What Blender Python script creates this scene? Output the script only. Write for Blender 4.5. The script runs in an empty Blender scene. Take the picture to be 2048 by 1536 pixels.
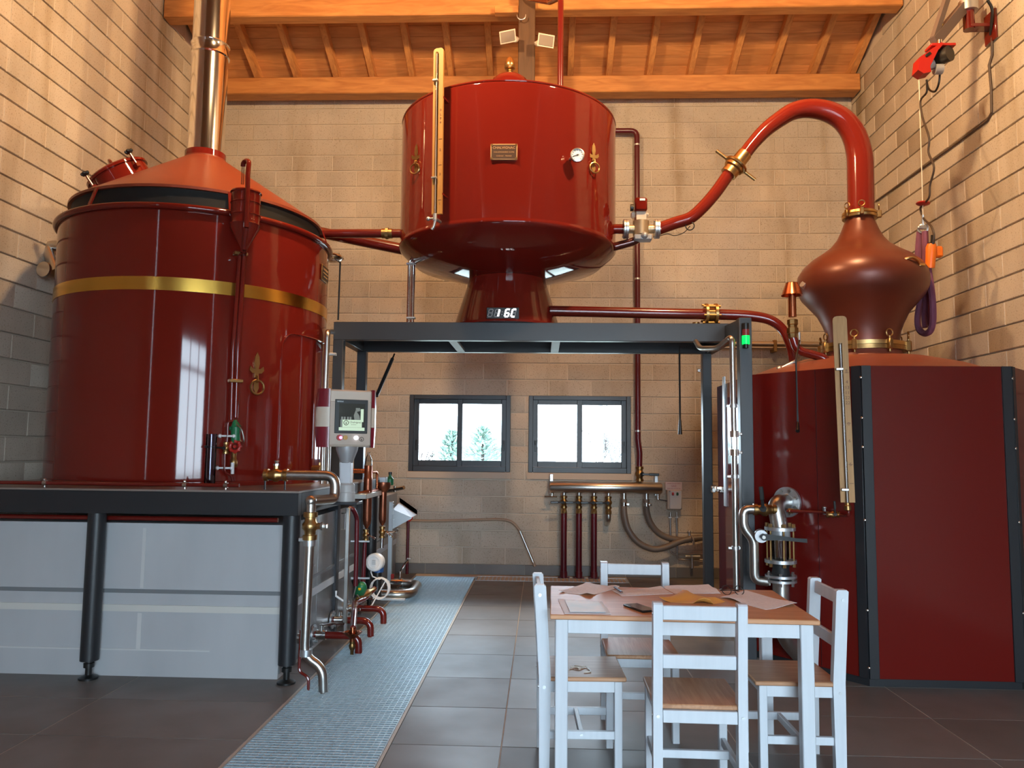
import bpy, math, random
from mathutils import Vector as V, Matrix
random.seed(11)
S = bpy.context.scene
COL = S.collection
R = math.radians

# ------------------------------------------------------------------ camera, world, light, exposure
YAW, PIT, ROLL, FPX, CH = -.039, .0871, .0109, 1540.0, 1.4556
_f = V((math.sin(YAW)*math.cos(PIT), math.cos(YAW)*math.cos(PIT), math.sin(PIT)))
_r0 = V((math.cos(YAW), -math.sin(YAW), 0)); _u0 = _r0.cross(_f)
_r = math.cos(ROLL)*_r0+math.sin(ROLL)*_u0; _u = -math.sin(ROLL)*_r0+math.cos(ROLL)*_u0
cd = bpy.data.cameras.new('camera'); cam = bpy.data.objects.new('camera', cd); COL.objects.link(cam)
cam.matrix_world = Matrix(((_r.x, _u.x, -_f.x, 0), (_r.y, _u.y, -_f.y, 0), (_r.z, _u.z, -_f.z, CH), (0, 0, 0, 1)))
cd.sensor_width = 36; cd.lens = 36*FPX/2048; cd.clip_start = .05; cd.clip_end = 300
S.camera = cam
S.view_settings.view_transform = 'Standard'; S.view_settings.look = 'None'
S.view_settings.gamma = 1; S.view_settings.use_curve_mapping = False
S.view_settings.exposure = 0.35
W = bpy.data.worlds.new('sky'); S.world = W; W.use_nodes = True
_n = W.node_tree.nodes; _bg = _n['Background']
_tc = _n.new('ShaderNodeTexCoord'); _sx = _n.new('ShaderNodeSeparateXYZ'); _rp = _n.new('ShaderNodeValToRGB')
W.node_tree.links.new(_tc.outputs['Generated'], _sx.inputs[0]); W.node_tree.links.new(_sx.outputs[2], _rp.inputs[0])
_rp.color_ramp.elements[0].position = .0; _rp.color_ramp.elements[0].color = (.72, .86, 1, 1)
_rp.color_ramp.elements[1].position = .8; _rp.color_ramp.elements[1].color = (.66, .82, 1, 1)
W.node_tree.links.new(_rp.outputs[0], _bg.inputs[0]); _bg.inputs[1].default_value = 17.0

LAMP_W = 400; LAMP_TILT = 4; LAMP_C = (1.0, .65, .33)
LAMPS = [(-1.35, 4.5, 5.6), (1.55, 4.5, 5.6)]
PORTALS = [((1.2, -3.0, 1.7), (3.6, 3.4), (90, 0, 180)), ((-.985, 9.4, 1.67), (1.22, .95), (90, 0, 0)), ((.455, 9.4, 1.67), (1.22, .95), (90, 0, 0))]
def area(name, loc, size, rot, power, color, portal=False):
    l = bpy.data.lights.new(name, 'AREA'); l.shape = 'RECTANGLE'; l.size, l.size_y = size; l.energy = power; l.color = color
    if portal: l.cycles.is_portal = True
    o = bpy.data.objects.new(name, l); COL.objects.link(o); o.location = loc; o.rotation_euler = [R(a) for a in rot]; return o
for i, (loc, size, rot) in enumerate(PORTALS):
    area('sky_portal', loc, size, (-90, 0, 0) if i else (90, 0, 0), 1, (1, 1, 1), True)

# ------------------------------------------------------------------ helpers
def ray(px, py): return (_f*FPX+_r*(px-1024)+_u*(768-py))
O = V((0, 0, CH))
def P(px, py, X=None, Y=None, Z=None):
    d = ray(px, py)
    t = X/d.x if X is not None else Y/d.y if Y is not None else (Z-CH)/d.z
    return O+d*t
def PIX(p):
    v = V(p)-O; w = v.dot(_f); return (1024+FPX*v.dot(_r)/w, 768-FPX*v.dot(_u)/w)
def onplane(px, py, p0, n):
    d = ray(px, py); n = V(n); return O+d*((V(p0)-O).dot(n)/d.dot(n))
def oncyl(px, py, cx, cy, rr):
    d = ray(px, py); a = d.x*d.x+d.y*d.y; b = -2*(d.x*cx+d.y*cy); c = cx*cx+cy*cy-rr*rr
    t = (-b-math.sqrt(max(0, b*b-4*a*c)))/(2*a); p = O+d*t
    return p, V((p.x-cx, p.y-cy, 0)).normalized()
def frame(ax):
    ax = V(ax).normalized(); h = V((0, 0, 1)) if abs(ax.z) < .95 else V((1, 0, 0))
    a = h.cross(ax).normalized(); return a, ax.cross(a), ax
def bend(pts, rad, n=6):
    pts = [V(p) for p in pts]; out = [pts[0]]
    for i in range(1, len(pts)-1):
        a, b, c = pts[i-1], pts[i], pts[i+1]; d0 = (a-b); d1 = (c-b)
        r_ = rad[i-1] if isinstance(rad, (list, tuple)) else rad
        l = min(r_, d0.length*.49, d1.length*.49); p0 = b+d0.normalized()*l; p1 = b+d1.normalized()*l
        for k in range(n+1):
            t = k/n; out.append(p0*(1-t)**2+b*2*t*(1-t)+p1*t*t)
    return out+[pts[-1]]
def spline(pts, n=8):
    pts = [V(p) for p in pts]; q = [pts[0]*2-pts[1]]+pts+[pts[-1]*2-pts[-2]]; out = []
    for i in range(1, len(q)-2):
        a, b, c, d = q[i-1:i+3]
        for k in range(n):
            t = k/n; out.append(.5*((2*b)+(c-a)*t+(2*a-5*b+4*c-d)*t*t+(3*b-a-3*c+d)*t**3))
    return out+[pts[-1]]
class MB:
    def __init__(s): s.v = []; s.f = []; s.m = []
    def add(s, vs, fs, mi=0):
        k = len(s.v); s.v += [V(p) for p in vs]; s.f += [[i+k for i in f] for f in fs]; s.m += [mi]*len(fs); return s
    def box(s, c, d, b=0, rot=None, mi=0):
        c = V(c); h = [x/2 for x in d]; vs = []; fs = []
        if b <= 0:
            vs = [V((sx*h[0], sy*h[1], sz*h[2])) for sx in (-1, 1) for sy in (-1, 1) for sz in (-1, 1)]
            fs = [(0, 1, 3, 2), (4, 6, 7, 5), (0, 4, 5, 1), (2, 3, 7, 6), (0, 2, 6, 4), (1, 5, 7, 3)]
        else:
            b = min(b, min(h)*.9); id_ = {}
            for sx in (-1, 1):
                for sy in (-1, 1):
                    for sz in (-1, 1):
                        for a in range(3):
                            q = [sx*h[0], sy*h[1], sz*h[2]]; sg = (sx, sy, sz)
                            for j in range(3):
                                if j != a: q[j] -= sg[j]*b
                            id_[(sx, sy, sz, a)] = len(vs); vs.append(V(q))
            for a in range(3):
                o1, o2 = [(1, 2), (2, 0), (0, 1)][a]
                for sg in (-1, 1):
                    q = []
                    for (u, w) in ((-1, -1), (1, -1), (1, 1), (-1, 1)):
                        t = [0, 0, 0]; t[a] = sg; t[o1] = u; t[o2] = w; q.append(id_[(*t, a)])
                    fs.append(q if sg > 0 else q[::-1])
                for u in (-1, 1):
                    for w in (-1, 1):
                        t0 = [0, 0, 0]; t1 = [0, 0, 0]; t0[a] = -1; t1[a] = 1
                        for t in (t0, t1): t[o1] = u; t[o2] = w
                        q = [id_[(*t0, o1)], id_[(*t1, o1)], id_[(*t1, o2)], id_[(*t0, o2)]]
                        fs.append(q if u*w < 0 else q[::-1])
            for sx in (-1, 1):
                for sy in (-1, 1):
                    for sz in (-1, 1):
                        q = [id_[(sx, sy, sz, a)] for a in range(3)]; fs.append(q if sx*sy*sz > 0 else q[::-1])
        if rot is not None: vs = [rot @ v for v in vs]
        return s.add([v+c for v in vs], fs, mi)
    def bx(s, x0, x1, y0, y1, z0, z1, b=0, mi=0):
        return s.box(((x0+x1)/2, (y0+y1)/2, (z0+z1)/2), (abs(x1-x0), abs(y1-y0), abs(z1-z0)), b, None, mi)
    def bar(s, a, b, w, t, up=(0, 0, 1), bev=0, mi=0):
        a = V(a); b = V(b); x = (b-a).normalized(); y = V(up).cross(x)
        if y.length < 1e-4: y = V((0, 1, 0)).cross(x)
        y.normalize(); z = x.cross(y)
        return s.box((a+b)/2, ((b-a).length, w, t), bev, Matrix((x, y, z)).transposed(), mi)
    def tube(s, pts, r, n=12, cap=True, mi=0, closed=False):
        pts = [V(p) for p in pts]; m = len(pts); rs = r if isinstance(r, (list, tuple)) else [r]*m
        tg = []
        for i in range(m):
            if closed: t = pts[(i+1) % m]-pts[i-1]
            else: t = pts[min(i+1, m-1)]-pts[max(i-1, 0)]
            tg.append(t.normalized())
        a = frame(tg[0])[0]; vs = []; fs = []
        for i in range(m):
            a = (a-tg[i]*a.dot(tg[i])).normalized(); b = tg[i].cross(a)
            for k in range(n):
                th = 2*math.pi*k/n; vs.append(pts[i]+(a*math.cos(th)+b*math.sin(th))*rs[i])
        for i in range(m if closed else m-1):
            j = (i+1) % m
            for k in range(n): fs.append((i*n+k, i*n+(k+1) % n, j*n+(k+1) % n, j*n+k))
        if cap and not closed: fs.append(list(range(n))[::-1]); fs.append([(m-1)*n+k for k in range(n)])
        return s.add(vs, fs, mi)
    def cyl(s, a, b, r, n=16, r2=None, mi=0): return s.tube([a, b], [r, r if r2 is None else r2], n, True, mi)
    def torus(s, c, ax, rr, r, n=24, k=8, mi=0):
        a, b, _ = frame(ax); c = V(c)
        return s.tube([c+(a*math.cos(2*math.pi*i/n)+b*math.sin(2*math.pi*i/n))*rr for i in range(n)], r, k, False, mi, True)
    def lathe(s, prof, o=(0, 0, 0), ax=(0, 0, 1), n=32, mi=0):
        a, b, c = frame(ax); o = V(o); vs = []; fs = []
        for (r, h) in prof:
            for k in range(n):
                th = 2*math.pi*k/n; vs.append(o+c*h+(a*math.cos(th)+b*math.sin(th))*max(r, 1e-4))
        for i in range(len(prof)-1):
            for k in range(n): fs.append((i*n+k, i*n+(k+1) % n, (i+1)*n+(k+1) % n, (i+1)*n+k))
        if prof[0][0] > 1e-3: fs.append(list(range(n))[::-1])
        if prof[-1][0] > 1e-3: fs.append([(len(prof)-1)*n+k for k in range(n)])
        return s.add(vs, fs, mi)
    def ball(s, c, r, n=12, mi=0, ax=(0, 0, 1), q=1):
        k = 8; return s.lathe([(r*math.sin(math.pi*i/k), -r*q*math.cos(math.pi*i/k)) for i in range(k+1)], c, ax, n, mi)
    def prism(s, poly, o, ux, uy, d, mi=0):
        o = V(o); ux = V(ux); uy = V(uy); d = V(d); n = len(poly)
        a = [o+ux*p[0]+uy*p[1] for p in poly]; vs = a+[q+d for q in a]
        fl = ux.cross(uy).dot(d) > 0
        fs = [list(range(n))[::-1] if fl else list(range(n)), [n+i for i in range(n)] if fl else [n+i for i in range(n)][::-1]]
        for i in range(n):
            j = (i+1) % n; q = (i, j, n+j, n+i); fs.append(q if fl else q[::-1])
        return s.add(vs, fs, mi)
    def mesh(s, name, mats, off=V((0, 0, 0)), ang=38):
        me = bpy.data.meshes.new(name); me.from_pydata([v-off for v in s.v], [], s.f)
        for m in (mats if isinstance(mats, (list, tuple)) else [mats]): me.materials.append(m)
        me.polygons.foreach_set('material_index', s.m); me.polygons.foreach_set('use_smooth', [True]*len(s.f))
        me.update(); me.set_sharp_from_angle(angle=R(ang)); return me
    def build(s, name, mats, parent=None, kind=None, label=None):
        off = WL[parent] if parent else V((0, 0, 0))
        o = bpy.data.objects.new(name, s.mesh(name, mats, off)); COL.objects.link(o)
        if parent: o.parent = parent
        WL[o] = off.copy()
        if kind: o['kind'] = kind
        if label: o['label'] = label
        return o
    def solo(s, name, mats, label=None, cat=None, group=None, kind=None):
        xs = [v.x for v in s.v]; ys = [v.y for v in s.v]; zs = [v.z for v in s.v]
        off = V(((min(xs)+max(xs))/2, (min(ys)+max(ys))/2, min(zs)))
        o = bpy.data.objects.new(name, s.mesh(name, mats, off)); COL.objects.link(o); o.location = off; WL[o] = off
        tag(o, label, cat, group, kind); return o
WL = {}
def tag(o, label=None, cat=None, group=None, kind=None):
    if label: o['label'] = label
    if cat: o['category'] = cat
    if group: o['group'] = group
    if kind: o['kind'] = kind
def thing(name, loc, label=None, cat=None, group=None, kind=None):
    o = bpy.data.objects.new(name, None); COL.objects.link(o); o.location = loc; o.empty_display_size = .1
    WL[o] = V(loc); tag(o, label, cat, group, kind); return o
def dup(o, parent=None):
    c = o.copy(); COL.objects.link(c)
    if parent: c.parent = parent
    WL[c] = WL[o].copy()
    for k in list(o.children): dup(k, c)
    return c
def text(parent, body, pos, size, m, rx=(1, 0, 0), up=(0, 0, 1), ext=.0008, align='CENTER', name='lettering', sx=1):
    cu = bpy.data.curves.new(name, 'FONT'); cu.body = body; cu.size = size; cu.extrude = ext; cu.align_x = align; cu.align_y = 'CENTER'
    cu.resolution_u = 2; cu.materials.append(m)
    o = bpy.data.objects.new(name, cu); COL.objects.link(o); x = V(rx).normalized(); y = V(up).normalized(); z = x.cross(y)
    M4 = Matrix((x*sx, y, z)).transposed().to_4x4(); p = V(pos)-(WL[parent] if parent else V((0, 0, 0)))
    me = bpy.data.meshes.new_from_object(o); me.name = name; bpy.data.objects.remove(o); o = bpy.data.objects.new(name, me); COL.objects.link(o)
    o.parent = parent; o.matrix_local = Matrix.Translation(p) @ M4; WL[o] = V(pos); return o

# ------------------------------------------------------------------ materials
def mat(name, c, r=.5, m=0., c2=None, ns=6, st=(1, 1, 1), lo=.35, hi=.65, bump=0, bs=90, rnd=0, coat=0, emit=0, world=False, rv=0, trans=0, det=4, dist=0, ecol=None):
    M_ = bpy.data.materials.new(name); M_.use_nodes = True; t = M_.node_tree; N = t.nodes; L = t.links; b = N['Principled BSDF']
    b.inputs['Base Color'].default_value = (*c, 1); b.inputs['Roughness'].default_value = r; b.inputs['Metallic'].default_value = m
    if coat: b.inputs['Coat Weight'].default_value = coat; b.inputs['Coat Roughness'].default_value = .06
    if trans: b.inputs['Transmission Weight'].default_value = trans
    if emit: b.inputs['Emission Color'].default_value = (*(ecol or c), 1); b.inputs['Emission Strength'].default_value = emit
    if c2 or bump or rnd or rv:
        if world: co = N.new('ShaderNodeNewGeometry').outputs['Position']
        else: co = N.new('ShaderNodeTexCoord').outputs['Object']
        oi = N.new('ShaderNodeObjectInfo')
        mp = N.new('ShaderNodeMapping'); L.new(co, mp.inputs[0]); mp.inputs['Scale'].default_value = st
        if not world:
            vm = N.new('ShaderNodeVectorMath'); vm.operation = 'SCALE'; vm.inputs[0].default_value = (13.1, 7.7, 19.3); L.new(oi.outputs['Random'], vm.inputs['Scale']); L.new(vm.outputs[0], mp.inputs['Location'])
        col = None
        if c2 or rv:
            nt = N.new('ShaderNodeTexNoise'); nt.inputs['Scale'].default_value = ns; nt.inputs['Detail'].default_value = det; nt.inputs['Distortion'].default_value = dist; L.new(mp.outputs[0], nt.inputs['Vector'])
        if c2:
            rp = N.new('ShaderNodeValToRGB'); L.new(nt.outputs['Fac'], rp.inputs[0])
            rp.color_ramp.elements[0].position = lo; rp.color_ramp.elements[0].color = (*c, 1); rp.color_ramp.elements[1].position = hi; rp.color_ramp.elements[1].color = (*c2, 1)
            col = rp.outputs[0]
        if rv:
            mr = N.new('ShaderNodeMapRange'); L.new(nt.outputs['Fac'], mr.inputs[0]); mr.inputs[1].default_value = .3; mr.inputs[2].default_value = .7; mr.inputs[3].default_value = r-rv; mr.inputs[4].default_value = r+rv; L.new(mr.outputs[0], b.inputs['Roughness'])
        if rnd:
            hs = N.new('ShaderNodeHueSaturation'); mr = N.new('ShaderNodeMapRange'); L.new(oi.outputs['Random'], mr.inputs[0]); mr.inputs[3].default_value = 1-rnd; mr.inputs[4].default_value = 1+rnd
            L.new(mr.outputs[0], hs.inputs['Value'])
            if col: L.new(col, hs.inputs['Color'])
            else: hs.inputs['Color'].default_value = (*c, 1)
            col = hs.outputs[0]
        if col: L.new(col, b.inputs['Base Color'])
        if bump:
            n2 = N.new('ShaderNodeTexNoise'); n2.inputs['Scale'].default_value = bs; n2.inputs['Detail'].default_value = 3; L.new(mp.outputs[0], n2.inputs['Vector'])
            bp = N.new('ShaderNodeBump'); bp.inputs['Strength'].default_value = bump; bp.inputs['Distance'].default_value = .01; L.new(n2.outputs['Fac'], bp.inputs['Height']); L.new(bp.outputs[0], b.inputs['Normal'])
    return M_
def wood(name, c, c2, axis, r=.45, ns=5, k=9, rnd=.06):
    st = [k, k, k]; st[axis] = .7
    return mat(name, c, r, 0, c2, ns, st, .3, .7, .05, 30, rnd, dist=1.2)
RED = mat('red_lacquer', (.165, .0125, .0075), .06, 0, (.155, .0115, .007), 2, coat=0, bump=.006, bs=4)
REDS = mat('satin_red_paint', (.22, .042, .019), .36)
REDN = mat('bright_red_lacquer', (.19, .016, .009), .12)
REDP = mat('red_pipe_lacquer', (.13, .010, .007), .2, coat=.5)
REDM = mat('red_panel_paint', (.13, .007, .005), .15, coat=0, bump=.008, bs=5)
MAROON = mat('maroon_paint', (.09, .007, .013), .3)
BROWN = mat('satin_brown_copper', (.155, .034, .016), .34, .2, (.13, .028, .014), 3)
BRASS = mat('brass', (.56, .36, .15), .33, 1., (.48, .30, .12), 10)
BRASSD = mat('aged_brass', (.42, .25, .10), .36, 1., (.28, .16, .06), 20)
BRASSL = mat('cast_brass_lettering', (.62, .36, .17), .45, .3)
GOLD = mat('polished_brass_band', (.85, .52, .10), .22, 1.)
COPPER = mat('copper', (.62, .21, .10), .26, 1., (.42, .13, .06), 5, rv=.06)
COPPERD = mat('brown_copper', (.33, .11, .06), .32, .9, (.22, .07, .04), 8)
STEEL = mat('brushed_steel', (.56, .54, .51), .30, 1., (.52, .50, .47), 6)
CHROME = mat('polished_steel', (.82, .79, .75), .11, 1., bump=.01, bs=6)
ZINC = mat('zinc_plate', (.60, .62, .64), .38, .9)
BLACK = mat('black_powder_coat', (.017, .018, .021), .42, 0, bump=.02, bs=200)
DARK = mat('anthracite_paint', (.028, .030, .036), .38)
RUBBER = mat('black_rubber', (.012, .012, .013), .6)
KNOBK = mat('black_plastic', (.012, .012, .012), .35)
HOSE = mat('grey_brown_hose', (.16, .125, .10), .45)
WHITEP = mat('white_painted_wood', (.60, .63, .67), .4, 0, (.565, .595, .635), 3, (14, 14, 1), bump=.03, bs=12)
PINE = wood('pine_tabletop', (.60, .30, .145), (.46, .20, .085), 0, .45, 4, 11)
PINEY = wood('pine_seat', (.52, .28, .15), (.37, .17, .08), 1, .45, 4, 11)
GAUGEW = wood('varnished_ash', (.50, .25, .065), (.40, .185, .042), 2, .5, 5, 14, 0)
BEAM = wood('larch_beam', (.66, .29, .085), (.46, .17, .045), 0, .55, 3.2, 4.5)
RAFT = wood('larch_rafter', (.72, .34, .11), (.52, .22, .07), 1, .6, 3.5, 6)
PLANK = wood('roof_plank', (.80, .37, .13), (.56, .23, .07), 0, .6, 2.4, 5, .16)
POSTW = wood('old_oak_post', (.13, .066, .032), (.09, .044, .022), 2, .6, 3, 6)
PAPER = mat('printed_paper', (.84, .83, .84), .7, 0, (.66, .65, .66), 60, (1, 8, 1), .5, .62)
PAPERW = mat('white_paper', (.80, .86, .92), .6)
PRINTB = mat('pale_blue_print', (.62, .80, .86), .5, 0, (.80, .86, .88), 9)
ENVEL = mat('manila_envelope', (.80, .44, .10), .6)
PLAS = mat('grey_plastic', (.50, .49, .49), .4)
CREAM = mat('cream_enamel', (.62, .52, .42), .35)
BEIGE = mat('beige_enamel', (.50, .40, .32), .4)
CASEW = mat('floodlight_casing', (.72, .62, .50), .45)
CONC = mat('sill_concrete', (.52, .42, .33), .8, bump=.2, bs=150)
GREYP = mat('grey_painted_concrete', (.47, .475, .49), .42, 0, (.39, .395, .41), 1.6, (1, 1, .35), bump=.03, bs=9, rv=.06)
GREYC = mat('light_joint_paint', (.58, .56, .52), .5)
GREYD = mat('dark_joint', (.17, .18, .19), .5)
SIDEM = mat('stainless_sheet', (.34, .34, .35), .33, .85, (.26, .26, .27), 2, (1, 1, .4), rv=.07)
GALV = mat('galvanised_steel', (.60, .73, .80), .42, .55, (.50, .62, .69), 30)
TRENCH = mat('dark_trench', (.012, .016, .020), .8)
GROUT = mat('floor_grout', (.55, .48, .40), .8)
TILE = mat('dark_porcelain', (.165, .152, .142), .45, 0, (.125, .114, .106), 1.7, lo=.3, hi=.7, bump=.02, bs=14, rnd=.10, rv=.07)
MORTAR = mat('mortar', (.58, .50, .41), .9, bump=.2, bs=90, world=True)
GREEN = mat('green_plastic', (.012, .16, .06), .4)
REDPL = mat('bright_red_plastic', (.40, .016, .010), .35)
ORANGE = mat('orange_plastic', (.85, .17, .01), .4)
YELLOW = mat('yellow_label', (.85, .55, .02), .5)
PURPLE = mat('purple_sling_web', (.22, .07, .12), .85, 0, (.16, .045, .085), 40, (1, 1, .2))
GREYARM = mat('taupe_steel_paint', (.14, .10, .085), .5)
BLUE = mat('blue_plastic', (.02, .08, .25), .4)
NAVY = mat('navy_ink_plastic', (.02, .03, .12), .3)
WHITEPL = mat('white_plastic', (.75, .75, .76), .4)
BURG = mat('burgundy_enamel', (.20, .010, .022), .28, coat=.3)
GREYM = mat('grey_cast_aluminium', (.42, .42, .43), .35, .35)
INK = mat('dark_ink', (.05, .03, .02), .6)
INKR = mat('red_ink', (.45, .08, .07), .6)
BURN = mat('burnt_numeral', (.16, .06, .02), .6)
BARK = mat('bark', (.045, .035, .03), .9)
LEAF = mat('flare_paled_leaf', (.26, .36, .33), .7, 0, (.36, .44, .36), 5)  # leaf green made paler, putting window flare and haze into the colour
GRASS = mat('pale_field', (.36, .35, .31), .9, 0, (.30, .31, .25), 2)
RENDER = mat('pale_render', (.12, .15, .17), .8)
ROOFT = mat('roof_tile_red', (.10, .06, .055), .8)
LEDON = mat('led_lit', (1, 1, 1), .4, emit=4.5)
LEDOFF = mat('led_off', (.50, .46, .45), .4)
LAMPG = mat('green_beacon_lens', (.0, .25, .04), .3, emit=1.1, ecol=(.0, 1, .12))
PINKL = mat('pink_lit_button', (1, .25, .6), .3, emit=2.0)
WHITEL = mat('white_lit_button', (.8, .8, 1), .3, emit=1.4)
SCRD = mat('screen_dark', (.01, .011, .011), .15, emit=.05, ecol=(.3, .34, .3))
SCRM = mat('screen_mid_grey', (.02, .02, .02), .3, emit=.16, ecol=(.8, .9, .8))
SCRG = mat('screen_pale_green', (.02, .02, .02), .3, emit=.62, ecol=(.72, .95, .70))
def glass(name, tint=(1, 1, 1), k=.9):
    M_ = bpy.data.materials.new(name); M_.use_nodes = True; t = M_.node_tree; N = t.nodes; L = t.links
    for n in list(N): N.remove(n)
    o = N.new('ShaderNodeOutputMaterial'); mx = N.new('ShaderNodeMixShader'); tr = N.new('ShaderNodeBsdfTransparent'); gl = N.new('ShaderNodeBsdfGlossy'); fr = N.new('ShaderNodeFresnel')
    tr.inputs[0].default_value = (*[c*k for c in tint], 1); gl.inputs['Roughness'].default_value = .03; fr.inputs[0].default_value = 1.45
    L.new(fr.outputs[0], mx.inputs[0]); L.new(tr.outputs[0], mx.inputs[1]); L.new(gl.outputs[0], mx.inputs[2]); L.new(mx.outputs[0], o.inputs[0]); return M_
GLASS = glass('window_glass', (.97, 1, 1), .96); TUBEG = glass('gauge_glass', (1, .98, .95), .93); ACRY = glass('violet_acrylic', (.86, .84, .97), .88); POLY = glass('clear_film', (1, 1, 1), .8)
def blockmat():
    M_ = mat('concrete_block', (.56, .48, .39), .88, 0, (.46, .392, .315), 2.2, (1, 1, 1), .3, .7, .35, 130, .07, world=True, det=5)
    t = M_.node_tree; N = t.nodes; L = t.links; b = N['Principled BSDF']; src = b.inputs['Base Color'].links[0].from_socket
    g = N.new('ShaderNodeNewGeometry'); mp = N.new('ShaderNodeMapping'); mp.inputs['Scale'].default_value = (2.6, 2.6, .28); L.new(g.outputs['Position'], mp.inputs[0])
    nt = N.new('ShaderNodeTexNoise'); nt.inputs['Scale'].default_value = 1; nt.inputs['Detail'].default_value = 3; L.new(mp.outputs[0], nt.inputs['Vector'])
    rp = N.new('ShaderNodeValToRGB'); rp.color_ramp.elements[0].position = .56; rp.color_ramp.elements[0].color = (1, 1, 1, 1); rp.color_ramp.elements[1].position = .78; rp.color_ramp.elements[1].color = (.66, .58, .46, 1); L.new(nt.outputs['Fac'], rp.inputs[0])
    n3 = N.new('ShaderNodeTexNoise'); n3.inputs['Scale'].default_value = 75; n3.inputs['Detail'].default_value = 2; L.new(g.outputs['Position'], n3.inputs['Vector'])
    r3 = N.new('ShaderNodeValToRGB'); r3.color_ramp.elements[0].position = .28; r3.color_ramp.elements[0].color = (.62, .58, .52, 1); r3.color_ramp.elements[1].position = .42; r3.color_ramp.elements[1].color = (1, 1, 1, 1); L.new(n3.outputs['Fac'], r3.inputs[0])
    for tex in (rp.outputs[0], r3.outputs[0]):
        mx = N.new('ShaderNodeMix'); mx.data_type = 'RGBA'; mx.blend_type = 'MULTIPLY'; mx.inputs['Factor'].default_value = 1
        L.new(src, mx.inputs[6]); L.new(tex, mx.inputs[7]); src = mx.outputs[2]
    L.new(src, b.inputs['Base Color']); return M_
BLOCK = blockmat()

# ------------------------------------------------------------------ the setting
D, XL, XR, Y0 = 9.25, -4.147, 3.76, -3.0
def struct(mb, name, m): return mb.solo(name, m, kind='structure')
WIN = [(-1.596, -.374), (-.155, 1.065)]; WZ0, WZ1 = 1.121, 2.121
def slab_back():
    mb = MB(); y0, y1 = D+.010, D+.22; zt = 6.2
    mb.bx(XL-.2, XR+.2, y0, y1, -.1, WZ0); mb.bx(XL-.2, XR+.2, y0, y1, WZ1, zt)
    xs = [XL-.2, WIN[0][0], WIN[0][1], WIN[1][0], WIN[1][1], XR+.2]
    for i in (0, 2, 4): mb.bx(xs[i], xs[i+1], y0, y1, WZ0, WZ1)
    return mb
wall_back = struct(slab_back(), 'wall_back', MORTAR)
def roof_z(y): return 6.02+.44*(9.04-y) if y > 3 else 6.02+.44*6.04-.44*(3-y)
def side_wall(x, s):
    mb = MB(); pts = [(Y0, -.1), (D+.2, -.1), (D+.2, roof_z(D)+.1), (3, roof_z(3)+.1), (Y0, roof_z(Y0)+.1)]
    mb.prism(pts, (x+s*.026, 0, 0), (0, 1, 0), (0, 0, 1), (s*.2, 0, 0)); return mb
wall_left = struct(side_wall(XL, -1), 'wall_left', MORTAR); wall_right = struct(side_wall(XR, 1), 'wall_right', MORTAR)
def front_wall():
    mb = MB(); y0, y1 = Y0-.2, Y0; a, b, zt = -.6, 3.0, 3.4
    mb.bx(XL, a, y0, y1, -.1, 6.5); mb.bx(b, XR, y0, y1, -.1, 6.5); mb.bx(a, b, y0, y1, zt, 6.5); return mb
struct(front_wall(), 'wall_front', mat('plain_block_wall', (.40, .33, .25), .9))
dr = thing('door_1', (1.2, Y0-.1, 0), kind='structure'); mb = MB()
for x in (-.57, .6, 1.8, 2.97): mb.bx(x-.035, x+.035, Y0-.13, Y0-.07, 0, 3.4)
for z in (.04, 2.85, 3.37): mb.bx(-.57, 2.97, Y0-.13, Y0-.07, z-.04, z+.04)
mb.build('door_frame', DARK, dr)
for i, (a, b) in enumerate(((-.54, .57), (.63, 1.77), (1.83, 2.94))):
    for z0, z1 in ((.08, 2.81), (2.89, 3.33)): MB().bx(a, b, Y0-.102, Y0-.098, z0, z1).build('pane', GLASS, dr)

# concrete blocks, one object each; shared mesh data for full blocks
BM = {}
def block_mesh(L, H, v):
    k = (round(L, 3), round(H, 3), v)
    if k in BM: return BM[k]
    rr = random.Random(hash(k) % 9999); mb = MB(); j = .012; c = .004; l2 = L/2; h2 = H/2
    e = lambda: rr.uniform(-.0016, .0016)
    o = [V((-l2, .05, -h2)), V((l2-j, .05, -h2)), V((l2-j, .05, h2-j)), V((-l2, .05, h2-j))]
    m = [V((-l2+e(), c, -h2+e())), V((l2-j+e(), c, -h2+e())), V((l2-j+e(), c, h2-j+e())), V((-l2+e(), c, h2-j+e()))]
    f_ = [V((-l2+c+e(), e()*.6, -h2+c+e())), V((l2-j-c+e(), e()*.6, -h2+c+e())), V((l2-j-c+e(), e()*.6, h2-j-c+e())), V((-l2+c+e(), e()*.6, h2-j-c+e()))]
    fs = [(8, 9, 10, 11)]
    for i in range(4):
        q = (i+1) % 4; fs += [(i, q, 4+q, 4+i), (4+i, 4+q, 8+q, 8+i)]
    mb.add(o+m+f_, fs)
    mb.bx(l2-j, l2, .0035, .05, -h2, h2-j, mi=1)
    BM[k] = mb.mesh('brick', [BLOCK, MORTAR]); return BM[k]
def place_block(wall, kind, u, z, L, H=.2):
    me = block_mesh(L, H, random.randrange(3)); o = bpy.data.objects.new('brick', me); COL.objects.link(o)
    loc, rz = {'b': (V((u+L/2, D, z+H/2)), 0), 'l': (V((XL, u+L/2, z+H/2)), 90), 'r': (V((XR, u-L/2, z+H/2)), -90)}[kind]
    o.parent = wall; o.location = loc-WL[wall]; o.rotation_euler = (0, 0, R(rz)); return o
def hid_blocks(wall, lst, kind):
    mb = MB()
    for (u, z, L) in lst:
        l2 = L-.01
        if kind == 'b': mb.bx(u, u+l2, D, D+.03, z, z+.19)
        elif kind == 'l': mb.bx(XL-.03, XL, u, u+l2, z, z+.19)
        else: mb.bx(XR, XR+.03, u-l2, u, z, z+.19)
    if lst: mb.build('brick_remainder', BLOCK, wall, kind='stuff')
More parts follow.
